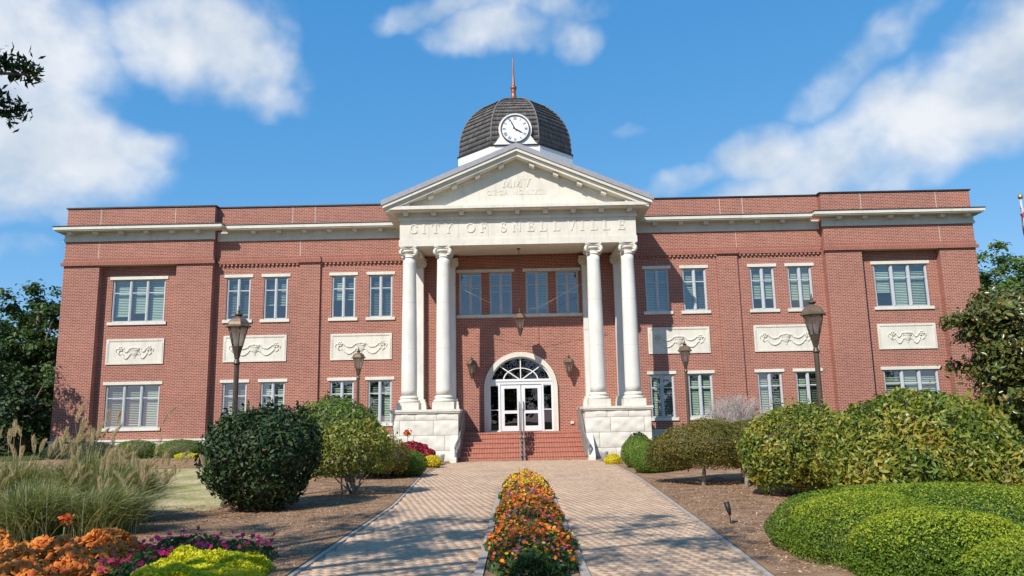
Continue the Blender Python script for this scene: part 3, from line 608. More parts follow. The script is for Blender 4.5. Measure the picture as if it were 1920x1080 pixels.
# carved panels: slab with a beaded border, an urn and flower swags
def garland_panel(cx, cz, w, h, swag, y):
    p = thing('relief_panel', parent=hall); 
    m = MB(); m.box(cx-w/2, cx+w/2, y-.03, y+.02, cz-h/2, cz+h/2)
    fw = .11
    for (a, b, c, d) in ((cx-w/2, cx+w/2, cz+h/2-fw, cz+h/2), (cx-w/2, cx+w/2, cz-h/2, cz-h/2+fw*.7), (cx-w/2, cx-w/2+fw, cz-h/2+fw*.7, cz+h/2-fw), (cx+w/2-fw, cx+w/2, cz-h/2+fw*.7, cz+h/2-fw)): m.box(a, b, y-.045, y-.03, c, d)
    m.build('slab', MT['limestone'], p)
    m = MB(); n = int((w-.2)/.07)
    for i in range(n):
        x = cx-w/2+.1+i*(w-.2)/(n-1); m.box(x-.018, x+.018, y-.06, y-.044, cz+h/2-.09, cz+h/2-.04)
    for s in (-1, 1):
        for i in range(int((h-.25)/.07)): z = cz-h/2+.12+i*.07; m.box(cx+s*(w/2-.06)-.02, cx+s*(w/2-.06)+.02, y-.06, y-.044, z-.018, z+.018)
    m.build('border_bead', MT['limestone'], p, 'stuff')
    m = MB()   # urn
    prof = [(.02, -.30), (.05, -.28), (.03, -.24), (.06, -.20), (.13, -.12), (.17, -.02), (.15, .03), (.20, .05), (.20, .08), (.05, .09)]
    m.lathe(prof, cx, y-.03, 14, cz+.0, sy=.42)
    for i in range(-3, 4):
        m.lathe([(.005, -.06), (.045, -.03), (.05, 0), (.04, .03), (.005, .055)], cx+i*.062, y-.05, 8, cz+.15+.03*(3-abs(i))/3*random.uniform(.6, 1.3), sy=.6)
    for s in (-1, 1): m.lathe([(.005, -.05), (.04, -.02), (.045, 0), (.005, .05)], cx+s*.26, y-.045, 8, cz+.11, sy=.6)
    m.build('urn', MT['limestone'], p)
    for s in (-1, 1):
        m = MB(); e = swag
        def sw(x0, z0, x1, z1, sag, r):
            pts = [(x0+(x1-x0)*t/12, y-.035, z0+(z1-z0)*t/12-sag*math.sin(math.pi*t/12)) for t in range(13)]
            m.tube([(cx+s*a, b, cz+c) for a, b, c in pts], [r*(.7+.5*math.sin(math.pi*t/12)) for t in range(13)], 8)
            if r > .025:
                for t in range(1, 12):
                    a, b, c = pts[t]
                    for q in range(2): m.lathe([(.003, -.03), (.020, -.012), (.022, 0), (.003, .03)], cx+s*(a+random.uniform(-.02, .02)), b-.014, 6, cz+c+random.uniform(-.026, .026), sy=.9)
        sw(.24, .10, e-.1, .19, .15, .030); sw(.17, -.04, e-.06, -.02, .26, .030); sw(.08, -.10, .22, .02, .06, .022)
        for i in range(7):
            a = i*2*math.pi/6; rr = .085 if i < 6 else 0
            m.lathe([(.005, -.05), (.045, -.02), (.05, 0), (.005, .05)], cx+s*(e+rr*math.cos(a)), y-.05, 8, cz+.13+rr*math.sin(a), sy=.7)
        m.tube([(cx+s*(e+.02), y-.035, cz+.06), (cx+s*(e+.10), y-.035, cz-.08), (cx+s*(e+.0), y-.035, cz-.16)], [.03, .034, .02], 7)
        m.tube([(cx+s*(e+.12), y-.035, cz+.16), (cx+s*(e+.20), y-.035, cz+.08), (cx+s*(e+.17), y-.035, cz-.03)], [.022, .026, .012], 7)
        m.tube([(cx+s*(e-.07), y-.035, cz-.02), (cx+s*(e-.06), y-.035, cz-.14)], [.02, .008], 6); m.tube([(cx+s*.24, y-.035, cz-.05), (cx+s*.25, y-.035, cz-.19)], [.02, .008], 6)
        m.build('garland', MT['limestone'], p)
for s in (-1, 1):
    garland_panel(s*16.69, 4.755, 2.50, 1.10, .62, YW); garland_panel(s*11.48, 4.785, 2.74, 1.15, .92, YW); garland_panel(s*6.87, 4.775, 2.66, 1.14, .92, YW)

# entrance: stone arch, doors, sidelights, fanlight
m = MB(); RO, RI = 1.57, 1.37; N = 32
path = [(RI, FL), *[(RI*math.cos(math.pi*i/N), AZ+RI*math.sin(math.pi*i/N)) for i in range(N+1)], (-RI, FL)]
pato = [(RO, FL), *[(RO*math.cos(math.pi*i/N), AZ+RO*math.sin(math.pi*i/N)) for i in range(N+1)], (-RO, FL)]
for i in range(len(path)-1): m.prism([path[i], pato[i], pato[i+1], path[i+1]], YW-.10, YW+.16)
m.build('arch_surround', MT['limestone'], hall)
m = MB(); yd = YW+.04
m.box(-1.37, 1.37, yd, yd+.13, 3.02, 3.20); m.box(-1.37, 1.37, yd-.03, yd, 3.15, 3.20)
for s in (-1, 1): m.box(s*.88, s*.97, yd, yd+.13, FL, 3.02); m.box(s*1.30, s*1.37, yd, yd+.13, FL, 3.02); m.box(s*.97, s*1.30, yd+.02, yd+.11, 1.93, 1.97); m.box(s*.97, s*1.30, yd+.02, yd+.11, FL, FL+.06); m.box(s*.97, s*1.30, yd+.02, yd+.11, 2.97, 3.02)
m.build('door_frame', MT['door_paint'], hall)
for s in (-1, 1):
    m = MB(); m.face([(s*.97, yd+.06, FL+.06), (s*1.30, yd+.06, FL+.06), (s*1.30, yd+.06, 2.97), (s*.97, yd+.06, 2.97)]); m.build('sidelight', MT['door_glass'], hall)
    d = MB(); y0, y1 = yd+.03, yd+.09; a, b = .012, .87
    bx = lambda p, q, r, t, dy=0: d.box(s*p, s*q, y0-dy, y1, r, t)
    bx(a, .17, FL+.02, 3.0); bx(b-.155, b, FL+.02, 3.0); bx(.17, b-.155, FL+.02, FL+.24); bx(.17, b-.155, 1.79, 1.92); bx(.17, b-.155, 2.85, 3.0)
    door = d.build('door', MT['door_paint'], hall)
    for z0, z1 in ((FL+.24, 1.79), (1.92, 2.85)):
        g_ = MB(); g_.face([(s*.17, y0+.03, z0), (s*(b-.155), y0+.03, z0), (s*(b-.155), y0+.03, z1), (s*.17, y0+.03, z1)]); g_.build('pane', MT['door_glass'], door)
    hd = MB(); hd.tube([(s*.09, y0-.01, 1.95), (s*.09, y0-.07, 1.97), (s*.09, y0-.07, 2.27), (s*.09, y0-.01, 2.29)], .016, 8); hd.build('handle', MT['black_metal'] if s > 0 else MT['rail_metal'], door)
fz, fr_ = 3.20, RI
fan = MB(); th0 = math.asin((fz-AZ)/fr_); NA = 20
arc = lambda r: [(r*math.cos(th0+(math.pi-2*th0)*i/NA), AZ+r*math.sin(th0+(math.pi-2*th0)*i/NA)) for i in range(NA+1)]
A, B = arc(fr_), arc(fr_-.06)
for i in range(NA): fan.prism([B[i], A[i], A[i+1], B[i+1]], yd, yd+.12)
fan.box(-1.3, 1.3, yd+.01, yd+.11, fz, fz+.045)
for an_ in (38, 90, 142):
    c, s_ = math.cos(math.radians(an_)), math.sin(math.radians(an_)); r1 = 1.27 if an_ != 90 else 1.0
    L_ = {38: 1.33, 90: .97, 142: 1.33}[an_]; w_ = .022
    fan.prism([(-w_*s_, fz+w_*c), (w_*s_, fz-w_*c), (L_*.86*c+w_*s_, fz+.04+L_*.70*s_*1.02-w_*c), (L_*.86*c-w_*s_, fz+.04+L_*.70*s_*1.02+w_*c)] if an_ != 90 else [(-w_, fz), (w_, fz), (w_, fz+.96), (-w_, fz+.96)], yd+.012, yd+.10)
for i in range(18):
    a0, a1 = math.pi*i/18, math.pi*(i+1)/18; e = lambda r, a: (r*1.25*math.cos(a), fz+r*.88*math.sin(a))
    fan.prism([e(.57, a0), e(.61, a0), e(.61, a1), e(.57, a1)], yd+.014, yd+.098)
fanlight = fan.build('fanlight', MT['white_paint'], hall)
m = MB(); m.face([(x, yd+.06, z) for x, z in arc(fr_-.03)]); m.build('pane', MT['door_glass'], fanlight)
m = MB(); m.box(2.08, 2.22, YW-.07, YW, 1.32, 1.42); m.build('junction_box', MT['limestone'], hall)

# steps and porch floor
m = MB(); m.box(-2.46, 2.46, 31.42, YW+.2, FL-.12, FL); m.build('porch_floor', MT['step_brick'], hall)
for k in range(6):
    m = MB(); y0 = 29.9+.3*k; z1 = (k+1)*FL/6
    if k < 5: m.box(-2.46, 2.46, y0, y0+.34, z1-FL/6, z1-.055); m.box(-2.46, 2.46, y0-.022, y0+.3, z1-.055, z1)
    else: m.box(-2.46, 2.46, y0, y0+.019, z1-FL/6, z1-.055); m.box(-2.46, 2.46, y0-.022, y0+.019, z1-.055, z1)
    m.build('step', MT['step_brick'], hall)

# pedestals of rough faced blocks
def rough_block(x0, x1, z0, z1, y, d, sx, seed):
    r = np.random.default_rng(seed); nx = max(3, int((x1-x0)/.11)); nz = max(3, int((z1-z0)/.09)); g_ = .006
    X, Z = np.meshgrid(np.linspace(x0+g_, x1-g_, nx+1), np.linspace(z0+g_, z1-g_, nz+1))
    edge = np.minimum(np.minimum(X-x0, x1-X), np.minimum(Z-z0, z1-Z)); ph = r.uniform(0, 6.28, 6)
    bulge = (.022+.02*(np.sin(X*7+Z*11+ph[0])+np.sin(X*13-Z*17+ph[1])*.6+np.sin(X*23+ph[2])*.3+np.sin(Z*29+X*5+ph[3])*.3)+r.normal(0, .006, X.shape))*np.clip(edge/.05, 0, 1)
    Y = y - np.maximum(bulge, 0)
    V = np.stack([X, Y, Z], -1).reshape(-1, 3); i = np.arange(nz*nx); rr = i//nx; cc = i % nx; a = rr*(nx+1)+cc
    F_ = np.stack([a, a+1, a+nx+2, a+nx+1], 1); n = len(V)
    V2 = np.array([(x0+g_, y, z0+g_), (x1-g_, y, z0+g_), (x1-g_, y, z1-g_), (x0+g_, y, z1-g_), (x0+g_, y+d, z0+g_), (x1-g_, y+d, z0+g_), (x1-g_, y+d, z1-g_), (x0+g_, y+d, z1-g_)])
    S = np.array([(0, 4, 5, 1), (1, 5, 6, 2), (2, 6, 7, 3), (3, 7, 4, 0)])+n
    return np_mesh('stone_block', np.concatenate([V, V2]), np.concatenate([F_, S]))
PF_Y = 29.97
for s in (-1, 1):
    ped = thing('pedestal', parent=hall); fx = lambda a, b: (a, b) if s > 0 else (-b, -a)
    m = MB(); m.box(*fx(2.47, 4.97), PF_Y+.06, 33.1, -.2, 1.84); m.build('pier', MT['limestone'], ped)
    rows = [(1.575, 1.84, (2.45, 3.30, 4.13, 5.0)), (1.0, 1.575, (2.45, 3.42, 4.72, 5.0)), (.42, 1.0, (2.45, 2.98, 4.18, 5.0)), (-.1, .42, (2.45, 3.6, 5.0))]
    for ri, (z0, z1, xs_) in enumerate(rows):
        for k in range(len(xs_)-1):
            a, b = fx(xs_[k], xs_[k+1]); link('stone_block', rough_block(a, b, z0, z1, PF_Y, .06, s, ri*10+k+(50 if s > 0 else 0)), MT['rough_stone'], ped)
    m = MB(); m.box(*fx(2.40, 5.06), PF_Y-.06, 33.0, 1.845, 1.90); m.box(*fx(2.37, 5.09), PF_Y-.09, 33.0, 1.90, 1.99); m.build('cap', MT['limestone'], ped)
    m = MB(); m.prism_x([(29.1, -.05), (29.97, -.05), (31.45, 1.1), (31.45, 1.42), (29.95, .98), (29.1, .14)], *((2.47, 2.72) if s > 0 else (-2.72, -2.47))); m.build('stair_cheek', MT['limestone'], ped)

# columns: base, shaft, capital
CX = (4.43, 3.05)
def capital_mesh(m, cx, cy, z, half=False):
    m.lathe([(.262, -.07), (.285, -.055), (.285, -.03), (.262, -.015), (.262, .12), (.31, .15), (.345, .19), (.345, .24)], cx, cy, 24, z)
    for dx in (-1, 1):
        for dy in (-1, 1):
            n0 = len(m.v); r = .155
            ring = [(.0, -.055), (.06, -.055), (.06, -.035), (.09, -.035), (.10, -.06), (r, -.06), (r, .06), (.10, .06), (.09, .035), (.06, .035), (.06, .055), (.0, .055)]
            m.lathe([(max(a, .002), b) for a, b in ring], 0, 0, 18)
            dirx, diry = dx*cs45, dy*cs45                       # disc in the vertical plane of the diagonal
            ox, oy, oz = cx+dirx*.345, cy+diry*.345, z+.15
            m.xform(lambda x, y, q: (ox + x*dirx - q*diry, oy + x*diry + q*dirx, oz + y), n0)
    for ax in (0, 1):
        for sd in (-1, 1):                                     # scroll bands sagging between the volutes
            pts = [(t, .27+.0*abs(t), .245-.035*math.cos(t/.26*1.5)) for t in np.linspace(-.25, .25, 9)]
            m.tube([((cx+t, cy+sd*d, z+q) if ax == 0 else (cx+sd*d, cy+t, z+q)) for t, d, q in pts], .035, 8)
    ab = []
    for k in range(4):
        a0 = math.pi/4+k*math.pi/2
        for dt in (-.10, .10): ab.append((.475*math.cos(a0+dt), .475*math.sin(a0+dt)))
        am = a0+math.pi/4
        for q in (-.35, 0, .35): ab.append(((.275+.10*abs(q))/math.cos(q)*math.cos(am+q), (.275+.10*abs(q))/math.cos(q)*math.sin(am+q)))
    for z0, z1, sc in ((.285, .33, .94), (.33, .375, 1.0)):
        n = len(m.v); k = len(ab); m.v += [(cx+x*sc, cy+y*sc, z+z0) for x, y in ab]+[(cx+x*sc, cy+y*sc, z+z1) for x, y in ab]
        m.f.append(tuple(range(n+k-1, n-1, -1))); m.f.append(tuple(range(n+k, n+2*k))); m.sm += [False, False]
        for i in range(k): j = (i+1) % k; m.f.append((n+i, n+j, n+k+j, n+k+i)); m.sm.append(False)
ZC = 8.145
def make_column(cx, cy):
    c = thing('column', parent=hall)
    m = MB(); m.box(cx-.425, cx+.425, cy-.425, cy+.425, 1.99, 2.27)
    m.lathe([(.40, 0), (.425, .03), (.425, .07), (.40, .10), (.365, .105), (.352, .13), (.36, .15), (.375, .165), (.375, .20), (.35, .225), (.33, .235), (.318, .27)], cx, cy, 32, 2.27); m.build('base', MT['limestone'], c)
    m = MB(); pr = []
    H = ZC-.07-2.54
    for i in range(25):
        t = i/24; r = .312 - .058*t**1.7; pr.append((r, 2.54+H*t))
    m.lathe(pr, cx, cy, 40); sh = m.build('shaft', MT['column_paint'], c)
    for t in (1/3, 2/3):
        m = MB(); r_ = .312-.058*t**1.7+.0008; m.lathe([(r_, 2.54+H*t), (r_, 2.54+H*t+.006)], cx, cy, 40); m.build('drum_seam', MT['interior'], sh)
    m = MB(); capital_mesh(m, cx, cy, ZC); m.build('capital', MT['limestone'], c)
for s in (-1, 1):
    for x in CX: make_column(s*x, 30.5)
# flat pilasters answer the columns on the wall behind
for s in (-1, 1):
    for x in CX:
        p = thing('pilaster', parent=hall); cx = s*x
        m = MB(); m.box(cx-.42, cx+.42, 32.56, 33.0, 1.99, 2.2); m.box(cx-.40, cx+.40, 32.58, 33.0, 2.2, 2.33); m.box(cx-.36, cx+.36, 32.62, 33.0, 2.33, 2.45); m.build('base', MT['limestone'], p)
        m = MB(); m.box(cx-.29, cx+.29, 32.7, 33.0, 2.45, ZC-.05); m.build('shaft', MT['column_paint'], p)
        m = MB(); m.box(cx-.31, cx+.31, 32.68, 33.0, ZC-.05, ZC-.01); m.box(cx-.28, cx+.28, 32.71, 33.0, ZC-.01, ZC+.29); m.box(cx-.42, cx+.42, 32.6, 33.0, ZC+.3, ZC+.375)
        for d in (-1, 1):
            n0 = len(m.v); m.lathe([(.002, -.05), (.06, -.05), (.06, -.03), (.10, -.03), (.11, -.05), (.155, -.05), (.155, .12), (.002, .12)], 0, 0, 16); m.xform(lambda a, b, q: (cx+d*.29+a, 32.66+q, ZC+.15+b), n0)
        m.box(cx-.28, cx+.28, 32.64, 32.72, ZC+.2, ZC+.3); m.build('capital', MT['limestone'], p)

# entablature
EY = 30.15; ZE = 8.52
ent = thing('entablature', parent=hall)
m = MB()
m.box(-4.82, 4.82, EY, EY+.72, ZE, 8.79); m.box(-4.82, -4.1, EY+.72, 33.0, ZE, 8.79); m.box(4.1, 4.82, EY+.72, 33.0, ZE, 8.79)
m.build('architrave', MT['limestone'], ent)
m = MB(); m.box(-4.79, 4.79, EY+.03, 33.0, 8.79, 9.58); m.box(-4.1, 4.1, EY+.72, 33.0, 8.70, 8.79); m.build('frieze', MT['limestone'], ent)
m = MB(); m.box(-4.85, 4.85, EY-.03, 33.0, 9.58, 9.70); m.box(-4.81, 4.81, EY+.01, 33.0, 9.70, 9.90); m.build('bed_moulding', MT['precast'], ent)
m = MB(); m.box(-5.18, 5.18, EY-.40, 33.0, 9.90, 9.94); m.box(-5.24, 5.24, EY-.46, 33.0, 9.94, 10.06); m.box(-5.28, 5.28, EY-.42, 33.0, 10.06, 10.09); m.build('cornice', MT['limestone'], ent)
brk = MB(); brk.box(-.10, .10, -.32, 0, 0, .10); brk.box(-.085, .085, -.28, 0, -.035, 0); bme = brk.mesh('bracket'); bme.materials.append(MT['limestone'])
for k in range(9): o = link('bracket', bme, None, ent); o.location = (-4.52+1.13*k, EY+.01, 9.80)
# panel joints of the frieze stones
for k in range(-3, 4): m = MB(); m.box(k*1.2-.003, k*1.2+.003, EY+.026, EY+.031, 8.79, 9.58); m.build('stone_joint', MT['interior'], ent)
# serif capitals cut from strokes
def strokes(ch):
    T, t = .17, .09                                       # thick and thin stems, cap height 1
    def bar(x0, y0, x1, y1, w): 
        d = Vector((x1-x0, y1-y0)); n = Vector((-d.y, d.x)).normalized()*w/2
        return [(x0+n.x, y0+n.y), (x0-n.x, y0-n.y), (x1-n.x, y1-n.y), (x1+n.x, y1+n.y)]
    def ser(x, y, w=.34): return [(x-w/2, y-.03), (x+w/2, y-.03), (x+w/2, y+.03), (x-w/2, y+.03)]
    def arc_(cx, cy, rx, ry, a0, a1, w0, w1, n=12):
        out = []
        for i in range(n):
            q0, q1 = [math.radians(a0+(a1-a0)*j/n) for j in (i, i+1)]
            ww = lambda q: w1 + (w0-w1)*abs(math.cos(q))
            f = lambda q, k: (cx+(rx+k*ww(q)/2)*math.cos(q), cy+(ry+k*ww(q)/2)*math.sin(q))
            out.append([f(q0, -1), f(q0, 1), f(q1, 1), f(q1, -1)])
        return out
    S = {
     'I': lambda: ([bar(.17, 0, .17, 1, T), ser(.17, .03), ser(.17, .97)], .34),
     'C': lambda: (arc_(.45, .5, .38, .44, 40, 320, T, t, 20)+[bar(.73, .64, .73, .9, .06), bar(.73, .1, .73, .36, .06)], .8),
     'O': lambda: (arc_(.47, .5, .39, .44, 0, 360, T, t, 24), .94),
     'T': lambda: ([bar(.4, 0, .4, .95, T), bar(.03, .95, .77, .95, .08), ser(.4, .03), bar(.05, .72, .05, .96, .06), bar(.75, .72, .75, .96, .06)], .8),
     'Y': lambda: ([bar(.42, 0, .42, .5, T), bar(.42, .45, .1, .97, T), bar(.42, .45, .74, .97, t), ser(.42, .03), ser(.1, .97, .3), ser(.74, .97, .28)], .84),
     'F': lambda: ([bar(.17, 0, .17, 1, T), bar(.17, .95, .62, .95, .08), bar(.17, .52, .5, .52, .08), ser(.17, .03), ser(.12, .97, .24), bar(.62, .74, .62, .98, .06), bar(.5, .4, .5, .64, .06)], .68),
     'E': lambda: ([bar(.17, 0, .17, 1, T), bar(.17, .95, .62, .95, .08), bar(.17, .52, .5, .52, .08), bar(.17, .05, .66, .05, .08), ser(.12, .03, .24), ser(.12, .97, .24), bar(.62, .74, .62, .98, .06), bar(.5, .4, .5, .64, .06), bar(.66, .02, .66, .28, .06)], .72),
     'L': lambda: ([bar(.17, 0, .17, 1, T), bar(.17, .05, .64, .05, .08), ser(.17, .97), ser(.12, .03, .24), bar(.64, .02, .64, .28, .06)], .7),
     'N': lambda: ([bar(.14, 0, .14, 1, t), bar(.78, 0, .78, 1, t), bar(.14, .98, .78, .03, T), ser(.14, .03, .28), ser(.1, .97, .24), ser(.78, .97, .28)], .92),
     'V': lambda: ([bar(.1, .98, .42, .02, T), bar(.74, .98, .42, .02, t), ser(.1, .97, .32), ser(.74, .97, .28)], .84),
     'M': lambda: ([bar(.12, 0, .16, 1, t), bar(.92, 0, .88, 1, T), bar(.17, .98, .52, .08, T), bar(.87, .98, .52, .08, t), ser(.12, .03, .26), ser(.92, .03, .32)], 1.04),
     'X': lambda: ([bar(.1, .98, .7, .02, T), bar(.7, .98, .1, .02, t), ser(.1, .97, .3), ser(.7, .97, .26), ser(.1, .03, .26), ser(.7, .03, .3)], .8),
     'A': lambda: ([bar(.42, .98, .1, .02, t), bar(.42, .98, .74, .02, T), bar(.2, .34, .64, .34, .08), ser(.1, .03, .28), ser(.74, .03, .32)], .84),
     'R': lambda: ([bar(.17, 0, .17, 1, T), ser(.17, .03), ser(.12, .97, .24), bar(.17, .95, .42, .95, .08), bar(.17, .5, .42, .5, .08), bar(.38, .5, .76, .03, T), ser(.78, .03, .2)]+arc_(.42, .725, .2, .225, -90, 90, T, .08, 8), .84),
     'S': lambda: (arc_(.34, .73, .2, .225, 35, 250, T, .1, 12)+arc_(.34, .27, .22, .23, -145, 80, T, .1, 12)+[bar(.24, .62, .46, .42, T), bar(.53, .72, .53, .92, .06), bar(.12, .08, .12, .3, .06)], .64),
    }
    return S[ch]()
def letters(items, z, hh, y, parent, dep):
    for ch, cx in items:
        st, w = strokes(ch); m = MB()
        for k, q in enumerate(st):
            area = sum(q[i][0]*q[(i+1) % len(q)][1]-q[(i+1) % len(q)][0]*q[i][1] for i in range(len(q)))
            if area < 0: q = q[::-1]
            m.prism([(cx+(x-w/2)*hh, z+v*hh) for x, v in q], y-dep-.0004*k, y+.002)
        m.build('letter', MT['limestone'], parent)
PXL = [('C', 776), ('I', 796), ('T', 818), ('Y', 842.6), ('O', 884), ('F', 909), ('S', 946), ('N', 972), ('E', 998), ('L', 1022), ('L', 1047), ('V', 1075), ('I', 1095.5), ('L', 1118), ('L', 1141), ('E', 1169.6)]
letters([(c, (p-973.5)*.02145) for c, p in PXL], 9.045, .40, EY+.03, ent, .020)

# pediment
pedi = thing('pediment', parent=hall)
SL = 2.30/5.42
m = MB(); m.prism([(-4.8, 10.08), (4.8, 10.08), (0, 10.08+4.8*SL)], EY+.03, EY+.3); m.build('tympanum', MT['limestone'], pedi)
def rake(z_out, z_in, xo, y0, y1, mat_, nm):
    for s in (-1, 1):
        mm = MB(); zb = 10.09
        x_out = min(xo, (z_out-zb)/SL); pts = [(0, z_in), (0, z_out), (s*xo, z_out-xo*SL), (s*xo, z_in-xo*SL)]
        if s < 0: pts = pts[::-1]
        mm.prism(pts, y0, y1); mm.build(nm, mat_, pedi)
rake(12.61, 12.40, 5.46, EY-.60, 38.2, MT['roof_metal'], 'roof')
rake(12.40, 12.27, 5.40, EY-.56, 33.0, MT['limestone'], 'raking_cornice')
rake(12.27, 12.20, 5.33, EY-.48, 33.0, MT['precast'], 'raking_cornice')
rake(12.20, 12.09, 5.28, EY-.44, 33.0, MT['limestone'], 'raking_cornice')
rake(12.09, 11.98, 5.0, EY-.02, 33.0, MT['precast'], 'bed_moulding')
for s in (-1, 1):
    for k in range(5):
        b = MB(); x = s*(.62+.96*k); zt = 12.09-abs(x)*SL
        b.prism([(x-.10, zt-.14+s*.10*SL), (x+.10, zt-.14-s*.10*SL), (x+.10, zt-s*.10*SL), (x-.10, zt+s*.10*SL)], EY-.34, EY+.02); b.build('bracket', MT['limestone'], pedi)
letters([(c, x) for c, x in zip('MMV', (-.40, .02, .42))], 10.93, .34, EY+.03, pedi, .018)
cx_ = -1.0; its = []
for ch in 'CIRCA MCMXXIII':
    if ch == ' ': cx_ += .17; continue
    w = strokes(ch)[1]*.20; its.append((ch, cx_+w/2)); cx_ += w+.035
off_ = -(its[0][1]+its[-1][1])/2
letters([(c, x+off_) for c, x in its], 10.60, .20, EY+.03, pedi, .012)

# octagonal dome
dome = thing('dome', parent=hall); DX, DY, DZ = -.02, 40.75, 15.52
def octa(r, z, off=0.0): return [((DX + r/math.cos(math.pi/8)*math.cos(math.pi/8+k*math.pi/4)), DY + r/math.cos(math.pi/8)*math.sin(math.pi/8+k*math.pi/4), z) for k in range(8)]
m = MB(); m.lathe([(2.95/math.cos(math.pi/8), 10.5-DZ), (2.95/math.cos(math.pi/8), -.55), (3.08/math.cos(math.pi/8), -.5), (3.08/math.cos(math.pi/8), -.06), (3.0/math.cos(math.pi/8), -.05)], DX, DY, 8, DZ, False, math.pi/8); m.build('drum', MT['white_paint'], dome)
m = MB(); m.lathe([(3.12/math.cos(math.pi/8), -.06), (3.14/math.cos(math.pi/8), 0), (2.9, .02)], DX, DY, 8, DZ, False, math.pi/8); m.build('flashing', MT['dark_flashing'], dome)
prof = [(2.98, 0), (2.97, .5), (2.93, 1.0), (2.83, 1.4), (2.68, 1.8), (2.52, 2.1), (2.30, 2.42), (2.05, 2.70), (1.75, 2.97), (1.40, 3.20), (1.0, 3.40), (.6, 3.55), (.25, 3.63), (.1, 3.66)]
pr_s = np.array(prof); 
def prof_at(s):                                         # arc-length lookup
    d = np.concatenate([[0], np.cumsum(np.hypot(*np.diff(pr_s, axis=0).T))]); s = s*d[-1]
    return np.interp(s, d, pr_s[:, 0]), np.interp(s, d, pr_s[:, 1])
m = MB(); m.lathe([((r-.03)/math.cos(math.pi/8), z) for r, z in prof], DX, DY, 8, DZ, False, math.pi/8); m.build('sheathing', MT['dark_flashing'], dome)
ROWS = 18; Vs, Fs = [], []
rs = np.random.default_rng(11)
for row in range(ROWS):
    r0, z0 = prof_at(row/ROWS); r1, z1 = prof_at(min(1, (row+1.25)/ROWS)); 
    for k in range(8):
        a0 = math.pi/8+k*math.pi/4; pA, pB = (math.cos(a0), math.sin(a0)), (math.cos(a0+math.pi/4), math.sin(a0+math.pi/4)); cc = 1/math.cos(math.pi/8)
        nx, ny = math.cos(a0+math.pi/8), math.sin(a0+math.pi/8)
        nt_ = max(2, int(2*r0*math.tan(math.pi/8)/.16))
        for i in range(nt_):
            t0, t1 = i/nt_+.004/nt_, (i+1)/nt_-.06/nt_
            lift = rs.uniform(.07, .085); dz = rs.uniform(-.012, .004)
            P = lambda r, z, t, e: (DX+r*cc*(pA[0]*(1-t)+pB[0]*t)+nx*e, DY+r*cc*(pA[1]*(1-t)+pB[1]*t)+ny*e, DZ+z)
            n = len(Vs); Vs += [P(r0, z0+dz, t0, lift), P(r0, z0+dz, t1, lift), P(r1, z1, t1, .002), P(r1, z1, t0, .002), P(r0, z0+dz, t0, -.005), P(r0, z0+dz, t1, -.005)]
            Fs += [(n, n+1, n+2, n+3), (n+4, n+5, n+1, n)]
link('shingles', np_mesh('shingles', np.array(Vs), np.array(Fs)), MT['shingle'], dome, 'stuff')
for k in range(8):
    a0 = math.pi/8+k*math.pi/4; m = MB(); m.tube([(DX+(r+.02)/math.cos(math.pi/8)*math.cos(a0), DY+(r+.02)/math.cos(math.pi/8)*math.sin(a0), DZ+z+.01) for r, z in prof], .05, 6); m.build('ridge', MT['shingle'], dome)
m = MB(); m.lathe([(.42, -.05), (.36, .06), (.20, .16), (.145, .42), (.12, .60), (.15, .66), (.12, .70), (.155, .76), (.19, .84), (.175, .93), (.11, .99), (.085, 1.02), (.105, 1.06), (.085, 1.10), (.06, 1.6), (.035, 2.4), (.008, 3.05)], DX-.02, DY, 16, DZ+3.62); m.build('finial', MT['copper'], dome)
# clock dormer
clk = thing('clock', parent=hall); CY, CZc, CXc = 37.55, 16.30, -.0
pts = []
for i in range(25):
    a = math.radians(205-230*i/24); pts.append((CXc+.86*math.cos(a), CZc+.86*math.sin(a)))
rightc = [(CXc+.90, CZc-.52), (CXc+1.0, CZc-.68), (CXc+1.13, CZc-.80)]
m = MB(); m.prism([(-x+2*CXc, z) for x, z in rightc[::-1]] + pts + rightc, CY, CY+2.2); m.build('dormer', MT['white_paint'], clk)
def ring(m, r0, r1, y0, y1, n=40):
    for i in range(n):
        a, b = 2*math.pi*i/n, 2*math.pi*(i+1)/n; f = lambda r, q: (CXc+r*math.cos(q), CZc+r*math.sin(q)); m.prism([f(r0, a), f(r1, a), f(r1, b), f(r0, b)], y0, y1)
m = MB(); ring(m, .70, .755, CY-.09, CY); m.build('bezel', MT['clock_ink'], clk)
m = MB(); m.prism([(CXc+.70*math.cos(2*math.pi*i/40), CZc+.70*math.sin(2*math.pi*i/40)) for i in range(40)], CY-.05, CY-.001); m.build('face', MT['clock_white'], clk)
NUM = ['XII', 'I', 'II', 'III', 'IV', 'V', 'VI', 'VII', 'VIII', 'IX', 'X', 'XI']
m = MB()
